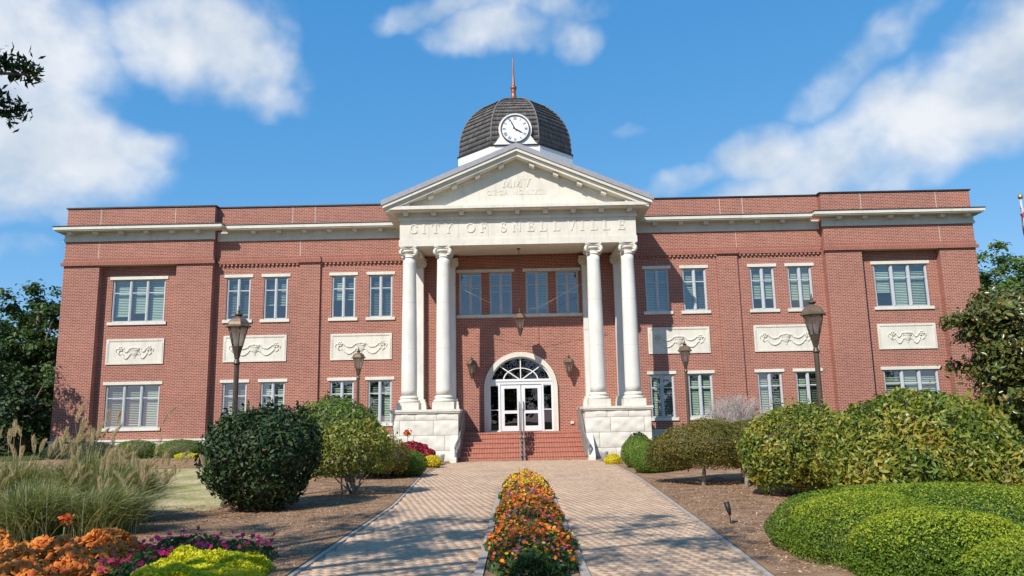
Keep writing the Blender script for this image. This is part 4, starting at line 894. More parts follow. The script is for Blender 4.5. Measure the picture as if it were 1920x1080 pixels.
for k, nm in enumerate(NUM):
    a = math.radians(90-30*k); wd = {'I': .045, 'V': .085, 'X': .085}; tw = sum(wd[c] for c in nm); x = -tw/2
    rot = math.radians(-30*k); H = .16
    for j, c in enumerate(nm):
        w = wd[c]; xm = x+w/2
        segs = {'I': [((xm, -.5), (xm, .5))], 'V': [((xm-w*.38, .5), (xm, -.5)), ((xm+w*.38, .5), (xm, -.5))], 'X': [((xm-w*.38, .5), (xm+w*.38, -.5)), ((xm+w*.38, .5), (xm-w*.38, -.5))]}[c]
        for q, (p, r) in enumerate(segs):
            p = Vector((p[0], p[1]*H)); r = Vector((r[0], r[1]*H)); d = r-p; nn = Vector((-d.y, d.x)).normalized()*(.010 if q else .014)
            poly = [p+nn, p-nn, r-nn, r+nn]; R = lambda v: (CXc+.565*math.cos(a)+v.x*math.cos(rot)-v.y*math.sin(rot), CZc+.565*math.sin(a)+v.x*math.sin(rot)+v.y*math.cos(rot))
            m.prism([R(v) for v in poly], CY-.054-.0006*q-.0002*j, CY-.049)
        x += w
m.build('numerals', MT['clock_ink'], clk)
for ang, ln, w, yy in ((27.5, .62, .035, .075), (-121, .50, .045, .066)):
    m = MB(); a = math.radians(90+ang); d = Vector((math.cos(a), math.sin(a))); n_ = Vector((-d.y, d.x)); c0 = Vector((CXc, CZc))
    m.prism([tuple(c0-d*.13+n_*w*.7), tuple(c0-d*.13-n_*w*.7), tuple(c0+d*ln*.6-n_*w), tuple(c0+d*ln), tuple(c0+d*ln*.6+n_*w)], CY-yy, CY-yy+.008); m.build('hand', MT['clock_ink'], clk)

# ------------------------------------------------------------------ lamps
def lantern(parent, cx, cy, z, s, hexa=6, bottom=False, matt='lamp_bronze', topm='lamp_top'):
    """lantern whose glass starts at height z; returns nothing, adds parts to parent"""
    r0, r1, h = .105*s, .205*s, .40*s
    m = MB(); m.lathe([(.03*s, -.26*s), (.055*s, -.25*s), (.062*s, -.2*s), (.105*s, -.03*s), (.115*s, -.015*s), (.115*s, 0)], cx, cy, hexa, z, False); m.build('cup', MT[matt], parent)
    m = MB()
    for k in range(hexa):
        a = 2*math.pi*k/hexa; m.tube([(cx+r0*math.cos(a), cy+r0*math.sin(a), z), (cx+r1*math.cos(a), cy+r1*math.sin(a), z+h)], .010*s, 5)
    m.lathe([(r1*1.0, h-.012*s), (r1*1.05, h-.012*s), (r1*1.05, h+.004*s), (r1, h+.004*s)], cx, cy, hexa, z, False); m.build('cage', MT[matt], parent)
    m = MB(); n = len(m.v)
    m.v += [(cx+r*.96*math.cos(2*math.pi*k/hexa), cy+r*.96*math.sin(2*math.pi*k/hexa), z+q) for r, q in ((r0, .005), (r1, h-.014*s)) for k in range(hexa)]
    for k in range(hexa): j = (k+1) % hexa; m.f.append((n+k, n+j, n+hexa+j, n+hexa+k)); m.sm.append(False)
    m.build('glass', MT['lantern_glass'], parent)
    m = MB(); m.lathe([(.022*s, 0), (.028*s, .06*s), (.03*s, .2*s), (.012*s, .24*s)], cx, cy, 8, z); m.build('bulb', MT['clock_white'], parent)
    m = MB(); m.lathe([(.27*s, -.012*s), (.27*s, .012*s), (.235*s, .035*s), (.215*s, .09*s), (.17*s, .15*s), (.10*s, .185*s), (.06*s, .195*s), (.045*s, .215*s)], cx, cy, hexa, z+h, False); m.build('roof', MT[topm], parent)
    m = MB(); m.lathe([(.045*s, 0), (.085*s, .03*s), (.085*s, .045*s), (.03*s, .065*s), (.02*s, .085*s), (.035*s, .105*s), (.02*s, .13*s), (.006*s, .22*s)], cx, cy, 10, z+h+.215*s); m.build('finial', MT[matt], parent)
def street_lamp(x, y, z0, label):
    t = thing('street_lamp', label, 'street lamp', (x, y, z0), 'lamp posts along the front garden')
    zl = 3.18
    m = MB(); m.lathe([(.20, 0), (.20, .08), (.17, .12), (.15, .45), (.12, .52), (.085, .60)], 0, 0, 12, 0); m.build('base', MT['lamp_bronze'], t)
    m = MB(); pr = [(.062, .55), (.058, 1.5), (.052, zl-.36)]; m.lathe(pr, 0, 0, 8, 0, False); m.build('post', MT['lamp_bronze'], t)
    m = MB(); m.lathe([(.055, -.38), (.07, -.37), (.07, -.34), (.055, -.32), (.05, -.27), (.03, -.255)], 0, 0, 12, zl); m.build('collar', MT['lamp_bronze'], t)
    lantern(t, 0, 0, zl, 1.0); return t
LAMPS = [(-5.84, 15.6, 'large lamp post rising behind the dark round bush, left of the walk'), (-6.02, 28.4, 'small distant lamp post in front of the left portico-side wall, behind the olive bush'),
         (5.93, 15.5, 'large lamp post rising behind the yellow-green hedge, right of the walk'), (6.05, 28.2, 'small distant lamp post by the bare grey shrub at the right wing wall')]
for x, y, lb in LAMPS: street_lamp(x, y, float(hgt(x, y)), lb)
# wall lanterns
for s, lb in ((-1, 'bronze wall lantern in column shade left of the arched door'), (1, 'sunlit bronze wall lantern right of the arched door')):
    t = thing('wall_lantern', lb, 'wall lamp', (s*2.07, YW, 3.75), 'wall lanterns beside the entrance')
    lantern(t, 0, -.32, -.24, .95, 6)
    m = MB(); m.box(-.06, .06, -.03, 0, -.30, .15); m.tube([(0, -.02, -.25), (0, -.14, -.42), (0, -.30, -.40)], .018, 8); m.tube([(0, -.02, .1), (0, -.12, .02), (0, -.16, -.1)], .012, 8); m.lathe([(.005, -.50), (.03, -.46), (.04, -.42), (.03, -.38)], 0, -.30, 8); m.build('bracket', MT['lamp_bronze'], t)
t = thing('pendant_lantern', 'pendant lantern hanging on a rod and wires under the portico ceiling', 'hanging lamp', (0.02, 31.75, 5.30))
lantern(t, 0, 0, -.02, 1.08, 6)
m = MB(); m.tube([(0, 0, .70), (0, 0, 3.40)], .012, 6); m.lathe([(.08, 3.36), (.08, 3.40)], 0, 0, 10); m.build('rod', MT['lamp_top'], t)
m = MB(); m.lathe([(.005, -.36), (.03, -.33), (.03, -.28), (.05, -.25)], 0, 0, 8); m.build('drop_finial', MT['lamp_bronze'], t)
for s in (-1, 1):
    m = MB(); m.tube([(s*.15, 0, .62), (s*1.1, -.15, .98), (s*2.72, -.6, 1.80)], .006, 5); m.build('guy_wire', MT['rail_metal'], t)

# hand rails
def hand_rail(x, label, double=False):
    t = thing('handrail', label, 'handrail', (x, 29.9, 0), 'metal handrails on the front steps')
    sg = (x > 0) - (x < 0); y0 = -.15 if double else -.72
    def xo(y): return sg*(.12*max(0.0, -y/.72)**1.3 - .03*max(0.0, y)/1.5)
    def zt(y): return np.interp(y, [-.72, -.12, 1.5, 2.0], [.62 if not double else .90, .92, FL+.93, FL+.93])
    def zb(y): return np.interp(y, [-.72, -.15, 1.5, 2.0], [.14, .16, FL+.14, FL+.14])
    for dx in ((-.07, .07) if double else (0,)):
        ys_ = [y for y in (-.72, -.4, -.12, .4, .9, 1.5, 1.92) if y >= y0-.001] if not double else [-.2, -.12, 1.5, 1.92]
        m = MB(); m.tube([(dx+xo(ys_[0]), ys_[0]-.03, zt(ys_[0])-.10)]+[(dx+xo(y), y, zt(y)) for y in ys_]+[(dx+xo(1.98), 1.98, FL+.80)], .036, 8); m.build('top_rail', MT['rail_metal'], t)
        m = MB(); m.tube([(dx+xo(y), y, zb(y)) for y in ys_], .020, 6); m.build('bottom_rail', MT['rail_metal'], t)
        for y, zp in ((y0, 0), (.7, FL/2), (1.90, FL)):
            m = MB(); q = dx+xo(y); m.box(q-.03, q+.03, y-.03, y+.03, zp-.02, zt(y)); m.build('post', MT['rail_metal'], t)
        m = MB(); y = y0+.10
        while y < 1.86: q = dx+xo(y); m.box(q-.012, q+.012, y-.012, y+.012, zb(y), zt(y)); y += .105
        m.build('pickets', MT['rail_metal'], t, 'stuff')
hand_rail(-2.39, 'metal picket handrail against the left pedestal of the steps')
hand_rail(0.0, 'double metal handrail down the middle of the brick steps', True)
hand_rail(2.39, 'metal picket handrail casting striped shadows by the right pedestal')
# small fittings in the beds
for s, lb in ((-1, 'grey floodlight canister at the foot of the left pedestal'), (1, 'grey floodlight canister at the foot of the right pedestal')):
    t = thing('floodlight', lb, 'floodlight', (s*3.08, 29.45, 0), 'floodlight canisters at the pedestals'); m = MB(); m.lathe([(.09, 0), (.10, .04), (.13, .10), (.15, .26), (.155, .30), (.13, .305), (.12, .27)], 0, 0, 18); m.build('housing', MT['grey_can'], t)
    m = MB(); m.box(-.05, .05, -.05, .05, -.05, .03); m.build('mount', MT['black_metal'], t)
t = thing('path_light', 'small black spotlight on a stake in the mulch right of the walk', 'garden light', (2.95, 11.55, .02)); m = MB(); m.tube([(0, 0, -.05), (-.012, 0, .15)], .010, 6); m.build('stake', MT['black_metal'], t)
m = MB(); m.tube([(-.005, 0, .13), (-.02, .01, .20), (-.045, .02, .31)], [.02, .036, .042], 12); m.build('spot_head', MT['black_metal'], t)
# flagpole
t = thing('flagpole', 'white flagpole with a gold ball beyond the right end of the building', 'flagpole', (25.75, 38.0, .2), 0)
m = MB(); m.lathe([(.11, 0), (.10, 4), (.06, 11.9)], 0, 0, 12); m.build('pole', MT['steel_white'], t)
m = MB(); m.lathe([(.005, -.15), (.10, -.10), (.14, 0), (.10, .10), (.005, .14)], 0, 0, 14, 12.06); m.build('ball', MT['gold'], t)
m = MB()
n = 14; ln = 3.0
for j in range(9):
    for k in range(n+1):
        z = 11.5-ln*j/8; f = k/n; m.v.append((-.26+.55*f*(.35+.65*j/8)*(.6)+.05*math.sin(k*1.9+j*.4), -.34+.16*math.sin(k*1.35+.5*j), z-.8*f))
for j in range(8):
    for k in range(n): a = j*(n+1)+k; m.f.append((a, a+1, a+n+2, a+n+1)); m.sm.append(True)
fl = m.build('flag', None, t)
def flag_material():
    mm, nt, b, o = nodes('stars_and_stripes_cloth'); L = nt.links.new; sep = nt.nodes.new('ShaderNodeSeparateXYZ'); L(pos(nt), sep.inputs[0])
    w = nt.nodes.new('ShaderNodeTexWave'); w.inputs['Scale'].default_value = 1.1; w.bands_direction = 'DIAGONAL'; L(pos(nt), w.inputs['Vector'])
    c = ramp(nt, w.outputs[0], [(0.40, (0.34, 0.05, 0.10)), (0.6, (0.55, 0.50, 0.56))]); L(c, b.inputs['Base Color']); return mm
fl.data.materials.append(flag_material())

# ------------------------------------------------------------------ vegetation
def unit(v): return v/np.maximum(np.linalg.norm(v, axis=1, keepdims=True), 1e-9)
def leaf_mesh(name, P, N_, size, aspect, r, spread=0.6, fold=0.18, updir=0.0, var=0.35):
    n = len(P); N_ = unit(N_ + r.normal(0, spread, (n, 3))); T = unit(np.cross(N_, unit(r.normal(0, 1, (n, 3)))))
    if updir: T = unit(T + np.array([0, 0, updir])); N_ = unit(N_ - T*np.sum(N_*T, 1, keepdims=True))
    Bn = np.cross(N_, T); Ls = size*(1+r.uniform(-var, var, (n, 1)))
    a = P - T*Ls/2; c = P + T*Ls/2; mid = P - T*Ls*.05; b = mid + Bn*Ls*aspect/2 + N_*Ls*fold*aspect; d = mid - Bn*Ls*aspect/2 + N_*Ls*fold*aspect
    V = np.stack([a, b, c, d], 1).reshape(-1, 3); i = 4*np.arange(n)[:, None]
    F_ = np.concatenate([i+np.array([[0, 1, 2]]), i+np.array([[0, 2, 3]])])
    return np_mesh(name, V, F_)
def frame_of(N_, r, spread, updir=0.0):
    n = len(N_); N_ = unit(unit(N_) + r.normal(0, spread, (n, 3))); T = unit(np.cross(N_, unit(r.normal(0, 1, (n, 3)))))
    if updir: T = unit(T + np.array([0, 0, updir])); N_ = unit(N_ - T*np.sum(N_*T, 1, keepdims=True))
    return T, np.cross(N_, T), N_
def single_leaves(root, me, P, N_, base, size, r, spread, n=300, var=.35, updir=0.0):
    """the leaves nearest the viewer as parts of their own; gives back which points are left"""
    d = P + np.array(base) - np.array([-X0, 0, CZ]); D = np.linalg.norm(d, axis=1); facing = -np.sum(unit(N_)*d, 1)/D
    idx = np.argsort(D + np.where(facing > .15, 0, 50) + r.uniform(0, .5, len(D)))[:n]
    T, B, Q = frame_of(N_[idx], r, spread, updir); S = size*(1+r.uniform(-var, var, len(idx)))
    for k, i in enumerate(idx):
        o = link('leaf', me, None, root); m = Matrix.Identity(4)
        for c, v in enumerate((T[k], B[k], Q[k])):
            for q in range(3): m[q][c] = float(v[q]*S[k])
        m.translation = [float(x) for x in P[i]]; o.matrix_local = m
    keep = np.ones(len(P), bool); keep[idx] = False; return keep
def unit_leaf(aspect, m_, fold=.18):
    h = aspect/2; f = fold*aspect
    me = np_mesh('leaf', np.array([(-.5, 0, 0), (-.28, h*.75, f*.7), (-.02, h, f), (.28, h*.7, f*.6), (.5, 0, -.05), (.28, -h*.7, f*.6), (-.02, -h, f), (-.28, -h*.75, f*.7), (0, 0, 0)]), np.array([(8, i, (i+1) % 8) for i in range(8)])[:, ::-1]); me.materials.append(m_); return me
def lump(D, ph, amp, f):
    s = 0
    for k in range(5): s = s + np.sin(D @ ph[k, :3]*f*(1+.35*k) + ph[k, 3])/(1+.5*k)
    return amp*s/2.2
def blob(n, c, rad, r, amp=.08, f=3.0, shell=.3, zmin=-.85, ph=None, pw_=1.6, pn=2.0):
    D = unit(r.normal(0, 1, (int(n*1.7)+10, 3))); D = D[D[:, 2] > zmin][:n]
    if ph is None: ph = np.concatenate([r.normal(0, 1, (5, 3)), r.uniform(0, 6.28, (5, 1))], 1)
    k = (1+lump(D, ph, amp, f))*(1-shell*r.uniform(0, 1, len(D))**pw_)
    if pn != 2.0: k = k/(np.abs(D)**pn).sum(1)**(1/pn)
    P = D*k[:, None]*np.array(rad) + np.array(c); Nn = unit(D/np.array(rad)); return P, Nn
def core_mesh(name, blobs, r, sc=.72):
    V, F_ = [], []; n0 = 0
    for c, rad in blobs:
        nu, nv = 16, 9
        for j in range(nv+1):
            ph = -math.pi*.42 + (math.pi*.92)*j/nv
            for i in range(nu):
                th = 2*math.pi*i/nu; q = 1+.06*math.sin(3*th+j)
                V.append((c[0]+sc*q*rad[0]*math.cos(ph)*math.cos(th), c[1]+sc*q*rad[1]*math.cos(ph)*math.sin(th), c[2]+sc*rad[2]*math.sin(ph)))
        for j in range(nv):
            for i in range(nu): a = n0+j*nu+i; b = n0+j*nu+(i+1) % nu; F_.append((a, b, b+nu, a+nu))
        n0 = len(V)
    return np_mesh(name, np.array(V), np.array(F_))
def stems(root, base, tips, r0, m_, r, name='stem'):
    mb = MB()
    for t in tips:
        b = Vector(base) + Vector((r.normal(0, .06), r.normal(0, .06), 0)); t = Vector(t); mid = (b+t)/2 + Vector((r.normal(0, .06), r.normal(0, .06), .03))
        mb.tube([b-Vector((0, 0, .08)), b*.65+mid*.35, mid, t], [r0, r0*.8, r0*.6, r0*.25], 6)
    return mb.build(name, m_, root)
def shrub(name, label, cat, base, blobs, n, size, aspect, mat_, seed, group=None, amp=.08, f=3.0, shell=.3, zmin=-.85, spread=.6, updir=0.0, core=.72, stem=.02, nst=7, bark='bark', sprigs=0, sub_remove=True, pn=2.0, parts=0):
    """blobs are (centre, radii) relative to the base"""
    r = np.random.default_rng(seed); root = thing(name, label, cat, base, group)
    A = np.array([b[1][0]*b[1][1]+b[1][0]*b[1][2]+b[1][1]*b[1][2] for b in blobs]); A = A/A.sum(); P, Nn = [], []
    for (c, rad), w in zip(blobs, A):
        p, q = blob(int(n*w), c, rad, r, amp, f, shell, zmin, pn=pn)
        if sub_remove:
            keep = np.ones(len(p), bool)
            for c2, rad2 in blobs:
                if c2 is c: continue
                keep &= (((p-np.array(c2))/np.array(rad2))**2).sum(1) > .72
            p, q = p[keep], q[keep]
        P.append(p); Nn.append(q)
    P = np.concatenate(P); Nn = np.concatenate(Nn); k = P[:, 2] > .01; P, Nn = P[k], Nn[k]
    if parts: k = single_leaves(root, unit_leaf(aspect, MT[mat_]), P, Nn, base, size, r, spread, parts); P, Nn = P[k], Nn[k]
    link('foliage', leaf_mesh('foliage', P, Nn, size, aspect, r, spread, updir=updir), MT[mat_], root, 'stuff')
    if sprigs:
        c, rad = blobs[0]; S, SN = [], []
        for (c, rad) in blobs:
            D = unit(r.normal(0, 1, (sprigs*3, 3))); D = D[D[:, 2] > .05][:sprigs]
            for d in D:
                p0 = np.array(c)+d*np.array(rad)*.95; dr = d*.5+np.array([0, 0, .8])+r.normal(0, .2, 3); dr /= np.linalg.norm(dr); ln = r.uniform(.08, .26)*size/.09
                for t in np.linspace(.1, 1, 6): S.append(p0+dr*ln*t+r.normal(0, .012, 3)); SN.append(r.normal(0, 1, 3)+dr*.3)
        link('new_growth', leaf_mesh('new_growth', np.array(S), np.array(SN), size*.9, aspect, r, .3, updir=.8), MT[mat_], root, 'stuff')
    if core: link('branches', core_mesh('branches', blobs, r, core), MT[bark], root)
    if nst:
        tips = []
        for k_ in range(nst): c, rad = blobs[k_ % len(blobs)]; d = unit(r.normal(0, 1, (1, 3)))[0]; tips.append(np.array(c)+d*np.array(rad)*.6)
        stems(root, (0, 0, 0), tips, stem, MT[bark], r)
    return root
def gz(x, y): return float(hgt(x, y))
def at(x, y): return (x, y, gz(x, y)-.01)

# -- left of the walk
shrub('round_bush', 'dark green round bush standing nearest the walk on its left side', 'bush', at(-4.95, 14.75), [((0, 0, .96), (1.05, 1.02, .90)), ((.30, 0, 1.12), (.80, .86, .78)), ((-.32, -.1, 1.0), (.78, .86, .80)), ((.1, -.1, .58), (.76, .76, .58))], 17000, .105, .45, 'dark_leaf', 21, amp=.11, f=4.0, shell=.28, sprigs=80, zmin=-.9, core=.66, parts=300)
shrub('olive_bush', 'yellowish olive bush with bare pale stems beside the dark round bush', 'bush', at(-3.72, 17.1), [((-.05, 0, 1.0), (.86, .85, .62)), ((.1, .1, .78), (.78, .75, .46)), ((-.35, -.2, .75), (.6, .6, .45))], 8500, .095, .45, 'olive_leaf', 22, amp=.11, f=4, shell=.4, sprigs=60, bark='pale_bark', core=.3, spread=.8, nst=16, stem=.026, zmin=-.75)
shrub('laurel_bush', 'tall bush with bright green top behind the olive bush, under the left windows', 'bush', at(-5.25, 21.3), [((.1, 0, 1.15), (1.2, 1.1, 1.0)), ((.75, .1, .9), (.75, .8, .75))], 11000, .11, .42, 'bright_laurel', 23, amp=.07, sprigs=50)
shrub('barberry_bush', 'small dark brownish bush squeezed behind the olive bush near the red coleus', 'bush', at(-3.72, 21.6), [((0, 0, .62), (.62, .55, .55))], 5000, .05, .5, 'brown_barberry', 24, amp=.1)
BOX = 'clipped boxwood balls along the walk'
shrub('boxwood_ball', 'clipped green boxwood ball by the walk below the red coleus', 'boxwood', at(-3.38, 22.5), [((0, 0, .36), (.64, .6, .42)), ((-.75, .1, .28), (.55, .5, .34))], 16000, .035, .55, 'green_boxwood', 25, BOX, amp=.03, shell=.15, core=.82, nst=3, bark='green_boxwood')
shrub('yellow_plant', 'low bright yellow clump at the walk edge before the left pedestal', 'flowering plant', at(-2.98, 26.4), [((-.1, 0, .19), (.36, .34, .23))], 5000, .045, .5, 'yellow_flower', 26, 'yellow clumps either side of the steps', amp=.1, core=.8, nst=2)
shrub('red_coleus', 'crimson leaved plant at the foot of the left pedestal', 'foliage plant', at(-3.85, 27.5), [((0, 0, .45), (.55, .45, .38)), ((.5, -.1, .3), (.3, .3, .28)), ((-.45, .1, .42), (.35, .35, .34))], 4500, .10, .55, 'red_leaf', 27, amp=.12, core=.7, nst=3)
def canna(base, label, hgt_, mat_f, seed, nl=9):
    r = np.random.default_rng(seed); root = thing('canna_plant', label, 'flowering plant', base)
    for k in range(nl):
        m = MB(); a = r.uniform(0, 6.28); ln = r.uniform(.3, .5)*hgt_; b = r.uniform(0, .35)*hgt_; d = Vector((math.cos(a), math.sin(a), 0)); s = Vector((-d.y, d.x, 0))
        rows = []
        for t in np.linspace(0, 1, 6): c = Vector((0, 0, b)) + d*ln*t*.8 + Vector((0, 0, ln*(1.1*t-.75*t*t))); w = .075*hgt_*math.sin(math.pi*min(1, t*.9+.08)); rows.append((c-s*w+Vector((0, 0, w*.3)), c, c+s*w+Vector((0, 0, w*.3))))
        for p, q in zip(rows, rows[1:]): m.face([p[0], p[1], q[1], q[0]], True); m.face([p[1], p[2], q[2], q[1]], True)
        m.build('leaf', MT['bright_laurel'], root)
    m = MB(); m.tube([(0, 0, -.05), (.02, 0, hgt_*.9)], .012, 6); m.build('stalk', MT['bright_laurel'], root)
    c = np.array([.02, 0, hgt_*.92]); P = c + r.normal(0, 1, (26, 3))*np.array([.055, .055, .08])*hgt_
    link('blossom', leaf_mesh('blossom', P, P-c, .13*hgt_, .6, r), MT[mat_f], root)
canna(at(-4.2, 28.4), 'canna plant with one pink flower before the left pedestal', 1.15, 'orange_flower', 31)
canna(at(-5.75, 9.75), 'canna with a red flower standing in the fountain grass behind the coleus', .52, 'red_orange_flower', 32, 7)
HG = 'low clipped hedge along the left wing'
for k, (x, rx, lb) in enumerate(((-17.4, 1.6, 'leftmost low clipped shrub under the ground floor window, behind the grass plumes'), (-15.2, .95, 'middle low clipped shrub under the left wing window'), (-13.45, 1.0, 'low clipped shrub nearest the dark round bush, against the white foundation'))):
    shrub('hedge_shrub', lb, 'hedge', at(x, 30.6), [((0, 0, .34), (rx, .8, .46))], int(9000*rx), .05, .5, 'green_boxwood' if k else 'dark_leaf', 40+k, HG, amp=.04, shell=.15, core=.85, nst=3)
shrub('hedge_shrub', 'small clipped shrub hidden behind the dark round bush at the wing wall', 'hedge', at(-11.0, 30.7), [((0, 0, .34), (1.1, .8, .42))], 7000, .05, .5, 'green_boxwood', 44, HG, amp=.04, shell=.15, core=.85, nst=3)
shrub('groundcover_clump', 'small yellow-green clump at the mulch edge before the clipped hedge', 'plant', at(-12.3, 28.7), [((0, 0, .1), (.5, .3, .16))], 1500, .06, .4, 'yellow_leaf', 45, amp=.15, nst=0, core=.6)

# fountain grass
def fountain_grass(base, label, n, h, spread, seed, plumes, lean=(0, 0)):
    r = np.random.default_rng(seed); root = thing('fountain_grass', label, 'ornamental grass', base, 'fountain grass clumps in the left bed')
    a = r.uniform(0, 6.28, n); d = np.stack([np.cos(a), np.sin(a)], 1); b0 = r.normal(0, .16, (n, 2)); ln = h*r.uniform(.55, 1.1, n); out = spread*r.uniform(.1, 1.0, n)
    rows = 6; T = np.linspace(0, 1, rows); V = np.zeros((n, rows, 2, 3)); sd = np.stack([-d[:, 1], d[:, 0]], 1); tw = r.uniform(-.6, .6, n)
    for k, t in enumerate(T):
        x = b0[:, 0] + d[:, 0]*out*t**1.5 + lean[0]*t*t; y = b0[:, 1] + d[:, 1]*out*t**1.5 + lean[1]*t*t; z = ln*(t*1.25 - .42*t**3*(out/spread+.3))
        w = .0058*(1-t**2)+.0006
        V[:, k, 0] = np.stack([x-sd[:, 0]*w, y-sd[:, 1]*w, z+tw*w], 1); V[:, k, 1] = np.stack([x+sd[:, 0]*w, y+sd[:, 1]*w, z-tw*w], 1)
    base_i = np.arange(n)[:, None, None]*rows*2 + np.arange(rows-1)[None, :, None]*2
    F_ = (base_i + np.array([0, 1, 3, 2])).reshape(-1, 4)
    link('blades', np_mesh('blades', V.reshape(-1, 3), F_), MT['grass_blade'], root, 'stuff')
    for (px, py, pz, ang) in plumes:
        m = MB(); tip = Vector((px, py, pz)); b = Vector((px*.25, py*.25, .1)); mid = (b+tip)/2 + Vector((-px*.12, 0, .12)); ax = Vector((math.sin(ang)*.8, .1*math.cos(ang*3), 1)).normalized()
        m.tube([b, mid, tip], [.004, .0035, .0025], 4); L_ = r.uniform(.20, .36); pts = []; nn = []
        nst_ = 150
        for q in range(nst_):
            t = r.uniform(0, 1); wd = .020*math.sin(math.pi*(t*.85+.12))+.004; c = tip + ax*L_*t + Vector((ax.x*.12*t*t, 0, -.05*t*t)); an = r.uniform(0, 6.28); o_ = Vector((math.cos(an), math.sin(an), .7))
            p = c + o_*wd; e = p + (ax*.06 + o_*.022); w_ = Vector((o_.y, -o_.x, 0))*.0034
            m.face([p-w_, p+w_, e])
        m.build('plume', MT['plume'], root)
rg = np.random.default_rng(5)
def plume_set(n, sx, sy, z0, z1, sk): return [(rg.normal(sk, sx), rg.normal(0, sy), rg.uniform(z0, z1), rg.normal(.15, .4)) for _ in range(n)]
fountain_grass(at(-8.55, 13.0), 'tall plumed fountain grass clump at the left edge of the picture', 4600, 1.05, .85, 51, plume_set(18, .5, .35, 1.0, 1.5, .2) + plume_set(26, .55, .4, .5, .95, .2))
fountain_grass(at(-7.45, 13.3), 'fountain grass clump with the highest plumes, before the left wall shadow', 5200, 1.08, .85, 52, plume_set(18, .45, .3, 1.1, 1.7, .0) + plume_set(26, .55, .4, .5, 1.0, .1))
fountain_grass(at(-6.75, 12.9), 'fountain grass clump leaning right toward the dry lawn', 4400, .95, .8, 53, plume_set(18, .5, .3, .75, 1.1, .25) + plume_set(24, .5, .4, .45, .85, .3), (.18, 0))
fountain_grass(at(-7.1, 11.3), 'low dark fountain grass clump just behind the orange coleus', 3600, .8, .8, 54, plume_set(4, .4, .3, .6, .9, .2))
fountain_grass(at(-6.25, 11.6), 'low fountain grass clump at the right end of the orange coleus', 3000, .7, .75, 55, plume_set(4, .4, .3, .55, .8, .2), (.15, 0))

def mound_pts(n, x0, x1, y0, y1, h, r, seed, edge=.35, rag=.0):
    X = r.uniform(x0, x1, n); Y = r.uniform(y0, y1, n); e = np.minimum(np.minimum(X-x0, x1-X), np.minimum(Y-y0, y1-Y)); prof_ = np.sqrt(np.clip(e/edge, 0, 1))
    H = h*prof_*(1+.16*np.sin(X*5.1+seed)+.13*np.sin(Y*6.3+seed*2)+.08*np.sin(X*13+Y*11)); Z = H*(1-.45*r.uniform(0, 1, n)**2)
    Nn = np.stack([np.where(e < edge, np.sign(X-(x0+x1)/2)*.5, 0), np.where(e < edge, np.sign(Y-(y0+y1)/2)*.4, 0)-.25, np.full(n, .8)], 1); return np.stack([X, Y, Z], 1), Nn
r = np.random.default_rng(61)
leaf_material('coleus_rim', [(0, (0.62, 0.27, 0.04)), (0.6, (0.72, 0.38, 0.06)), (1, (0.78, 0.50, 0.10))], 0.5, 0.3, 0.3, 2.2)
def rim_leaves(P, Nn, size, r, spread=.5, one=False):
    n = len(P); Nn = unit(unit(Nn) + r.normal(0, spread, (n, 3))); T = unit(np.cross(Nn, unit(r.normal(0, 1, (n, 3))))); T = unit(T - np.array([0, 0, .35])); Nn = unit(Nn - T*np.sum(Nn*T, 1, keepdims=True)); B = np.cross(Nn, T); S = size*(1+r.uniform(-.35, .35, (n, 1))); k = 8
    if one: T, B, Nn, S = np.array([[1., 0, 0]]), np.array([[0, 1., 0]]), np.array([[0, 0, 1.]]), np.array([[1.0]])
    V = [P + Nn*S*.10]
    for ring_, q in ((0, .86), (1, 1.0)):
        for i in range(k):
            a = 2*math.pi*i/k; x = .5*math.cos(a)*(1.25 if math.cos(a) > .9 else 1.0); y = .40*math.sin(a); V.append(P + (T*x+B*y)*S*q + Nn*S*((.02 if ring_ == 0 else (-.10 if i % 2 else .02)) - .10*abs(math.sin(a))))
    V = np.stack(V, 1).reshape(-1, 3); b_ = (2*k+1)*np.arange(n)[:, None]
    F1 = np.concatenate([b_+np.array([[0, 1+i, 1+(i+1) % k]]) for i in range(k)]); F2 = np.concatenate([b_+np.array([[1+i, 1+k+i, 1+k+(i+1) % k, 1+(i+1) % k]]) for i in range(k)])
    me = np_mesh('foliage', V, [F1, F2]); me.materials.append(MT['coleus_leaf']); me.materials.append(MT['coleus_rim']); me.polygons.foreach_set('material_index', np.concatenate([np.zeros(len(F1), np.int32), np.ones(len(F2), np.int32)])); me.polygons.foreach_set('use_smooth', np.ones(len(F1)+len(F2), bool)); return me
t = thing('coleus_bed', 'mass of orange rust coleus leaves in the front left corner', 'foliage plant', (0, 0, 0)); P, Nn = mound_pts(13000, -8.2, -4.1, 6.8, 9.3, .33, r, 1)
P[:, 2] *= 1+.18*np.sin(P[:, 0]*9)*np.sin(P[:, 1]*8); um = rim_leaves(np.zeros((1, 3)), np.array([[0, 0, 1.0]]), 1.0, r, 0.0, True); vis = (P[:, 0] > -6.2) & (P[:, 1] > 7.4)
kp = single_leaves(t, um, np.where(vis[:, None], P, 900.0), Nn, (0, 0, 0), .066, r, .5); link('foliage', rim_leaves(P[kp], Nn[kp], .066, r), None, t, 'stuff')
t = thing('yellow_border', 'bright chartreuse low plants at the front corner beside the walk', 'foliage plant', (0, 0, 0)); P, Nn = mound_pts(11000, -3.95, -2.74, 7.0, 8.85, .25, r, 2, .3)
P[:, 0] += (P[:, 1]-8)*-.12; link('foliage', leaf_mesh('foliage', P, Nn, .052, .5, r, .8), MT['yellow_leaf'], t, 'stuff')
